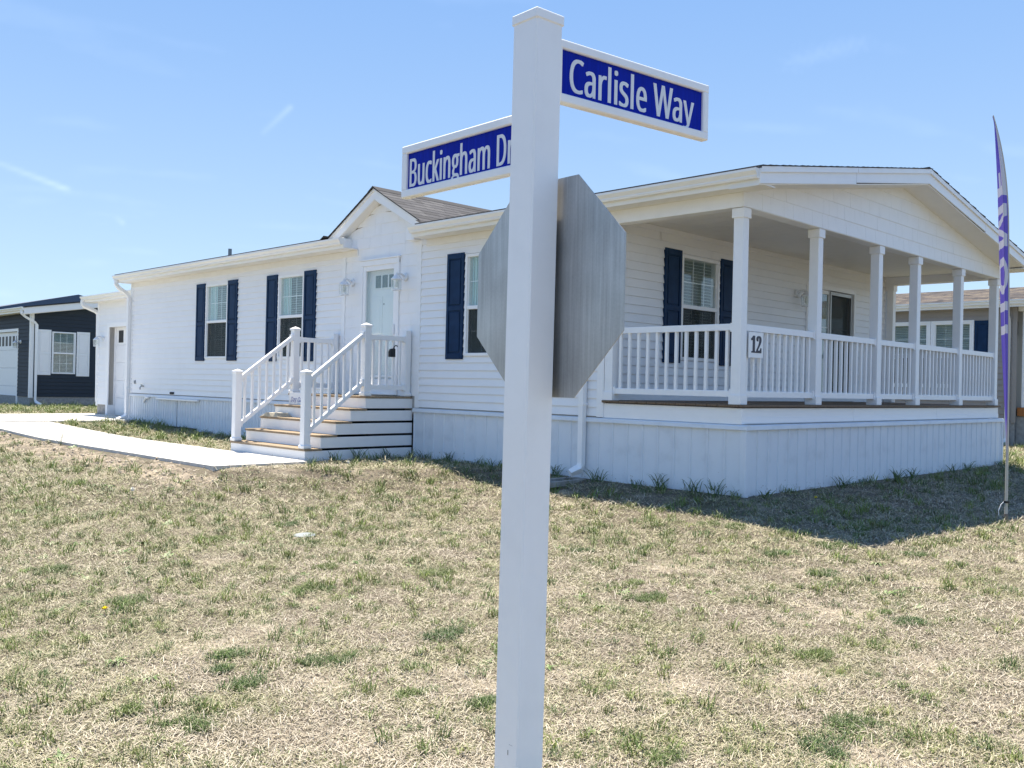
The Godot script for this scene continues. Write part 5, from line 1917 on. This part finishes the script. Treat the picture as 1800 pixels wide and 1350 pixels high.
# bare crumbly soil beside the concrete walk
func make_soil_bank() -> void:
	var f := FastNoiseLite.new()
	f.seed = 23
	f.frequency = 3.2
	f.fractal_octaves = 5
	f.noise_type = FastNoiseLite.TYPE_SIMPLEX
	var v := PackedVector3Array()
	var n := PackedVector3Array()
	var c := PackedColorArray()
	var ix := PackedInt32Array()
	var nx := 40
	var nz := 420
	var hgt := func(x: float, z: float) -> float:
		var q := (x + 4.45) / 0.99
		var end := ss(-4.75, -5.4, z)
		var k := f.get_noise_2d(x, z)
		return ground_y(x, z) - 0.03 + (0.045 * sin(clampf(q, 0.0, 1.0) * PI) + 0.055 * maxf(k, -0.1) + 0.02 * f.get_noise_2d(x * 3.0, z * 3.0)) * end * ss(0.0, 0.25, q)
	for j in nz + 1:
		for i in nx + 1:
			var x := -4.45 + 0.99 * i / nx
			var z := -4.8 - 11.2 * j / nz
			v.append(Vector3(x, hgt.call(x, z), z))
			var e := 0.012
			n.append(Vector3(hgt.call(x - e, z) - hgt.call(x + e, z), 2.0 * e, hgt.call(x, z - e) - hgt.call(x, z + e)).normalized())
			var k := 0.85 + 0.35 * f.get_noise_2d(x * 0.6 + 50.0, z * 0.6)
			c.append(Color(0.45 * k, 0.375 * k, 0.28 * k))
	for j in nz:
		for i in nx:
			var a := j * (nx + 1) + i
			ix.append_array([a, a + nx + 1, a + nx + 2, a, a + nx + 2, a + 1])
	var arr := []
	arr.resize(Mesh.ARRAY_MAX)
	arr[Mesh.ARRAY_VERTEX] = v
	arr[Mesh.ARRAY_NORMAL] = n
	arr[Mesh.ARRAY_COLOR] = c
	arr[Mesh.ARRAY_INDEX] = ix
	var m := ArrayMesh.new()
	m.add_surface_from_arrays(Mesh.PRIMITIVE_TRIANGLES, arr)
	var sm := mat(Color.WHITE, 0.95, noise_tex(512, 0.05, [grey(0.7), grey(1.0)], [0.0, 1.0], 71, 5), 1.0)
	sm.vertex_color_use_as_albedo = true
	# loose clods and crumbs
	var clods := []
	for k in 900:
		var x := -4.35 + 0.9 * pow(rng.randf(), 0.7)
		var z := -5.0 - 10.9 * rng.randf()
		var r := 0.006 + 0.02 * pow(rng.randf(), 3.0)
		var b := Basis(Vector3(rng.randfn(), rng.randfn(), rng.randfn()).normalized(), rng.randf() * TAU).scaled(Vector3(r, r * 0.7, r))
		var q := rng.randf_range(0.7, 1.15)
		clods.append([Transform3D(b, Vector3(x, hgt.call(x, z) + r * 0.6, z)), Color(0.50 * q, 0.425 * q, 0.33 * q)])
	var cb := MB.new()
	cb.lathe([Vector2(0.0, 1.0), Vector2(0.7, 0.75), Vector2(1.05, 0.1), Vector2(0.8, -0.6), Vector2(0.0, -0.9)], 6)
	var cmat := StandardMaterial3D.new()
	cmat.vertex_color_use_as_albedo = true
	cmat.roughness = 0.95
	multi("soil_clods", cb.mesh(), cmat, clods, "loose tan clods on the bare soil by the walk", "soil")
	var o := put(self, "bare_soil", m, sm)
	tag(o, "strip of bare crumbly tan soil along the concrete walk", "soil")
	kind(o, "stuff")

# taller grass clumps standing along the skirting and by the walk
func make_weeds(green_mat: Material) -> void:
	var spots := []
	for p in [[-2.05, 0.22, "beside the near downspout's foot"], [-2.75, 0.20, "behind the splash block"], [-1.42, 0.12, "below the first porch baluster bay"], [-1.06, 0.26, "tallest on the porch's long side"], [-0.62, 0.24, "second from the porch corner on the long side"], [-0.30, 0.24, "thin, next to the porch corner"], [-3.9, 0.16, "against the skirting right of the signpost"], [-4.9, 0.2, "against the skirting left of the signpost"], [-5.5, 0.16, "at the steps' right side by the skirting"]]:
		spots.append([Vector3(-0.10, 0, p[0]), p[1], "green grass clump at the skirting, " + p[2]])
	for p in [[0.25, 0.14, "nearest the corner"], [2.15, 0.20, "thin, left of the middle"], [3.85, 0.24, "bushiest in the middle"], [4.35, 0.2, "just right of the middle"], [5.9, 0.18, "towards the right end"], [6.5, 0.22, "last before the flag"]]:
		spots.append([Vector3(p[0], 0, 0.12), p[1], "green grass clump below the porch front, " + p[2]])
	for p in [[-1.5, 0.18, "third"], [-1.1, 0.24, "middle"], [-0.55, 0.22, "nearest the house"]]:
		spots.append([Vector3(p[0], 0, -5.80), p[1], "green grass clump at the steps' side, " + p[2]])
	spots.append([Vector3(-3.50, 0, -10.9), 0.42, "tall thin weed at the edge of the concrete walk"])
	for s in spots:
		var p: Vector3 = s[0]
		p.y = ground_y(p.x, p.z) - 0.005
		var mb := MB.new()
		var n := 16 if s[1] < 0.2 else 26
		if s[1] > 0.35:
			n = 9
		for i in n:
			var dir := rng.randf() * TAU
			var d := Vector3(cos(dir), rng.randf_range(1.0, 4.0), sin(dir)).normalized()
			var l: float = s[1] * rng.randf_range(0.5, 1.15)
			var q := rng.randf_range(0.7, 1.2)
			var b := p + Vector3(rng.randf_range(-0.035, 0.035), 0, rng.randf_range(-0.08, 0.08))
			if p.z > 0.0:
				b = p + Vector3(rng.randf_range(-0.09, 0.09), 0, rng.randf_range(-0.03, 0.03))
			mb.col = Color(0.075 * q, 0.125 * q, 0.035 * q)
			var side := d.cross(Vector3(0.5 * cos(dir * 3.0), 0.2, 0.5 * sin(dir * 3.0))).normalized() * 0.0042
			var m1 := b + d * l * 0.45
			var d2 := (d + Vector3(cos(dir), -0.25, sin(dir)) * 0.25).normalized()
			var m2 := m1 + d2 * l * 0.33
			var d3 := (d2 + Vector3(cos(dir), -0.9, sin(dir)) * 0.4).normalized()
			mb.quad(b - side, b + side, m1 + side, m1 - side)
			mb.quad(m1 - side, m1 + side, m2 + side * 0.7, m2 - side * 0.7)
			mb.tri(m2 - side * 0.7, m2 + side * 0.7, m2 + d3 * l * 0.22)
		var o := put(self, "grass_clump", mb, green_mat)
		tag(o, s[2], "grass clump", "grass clumps along the house")
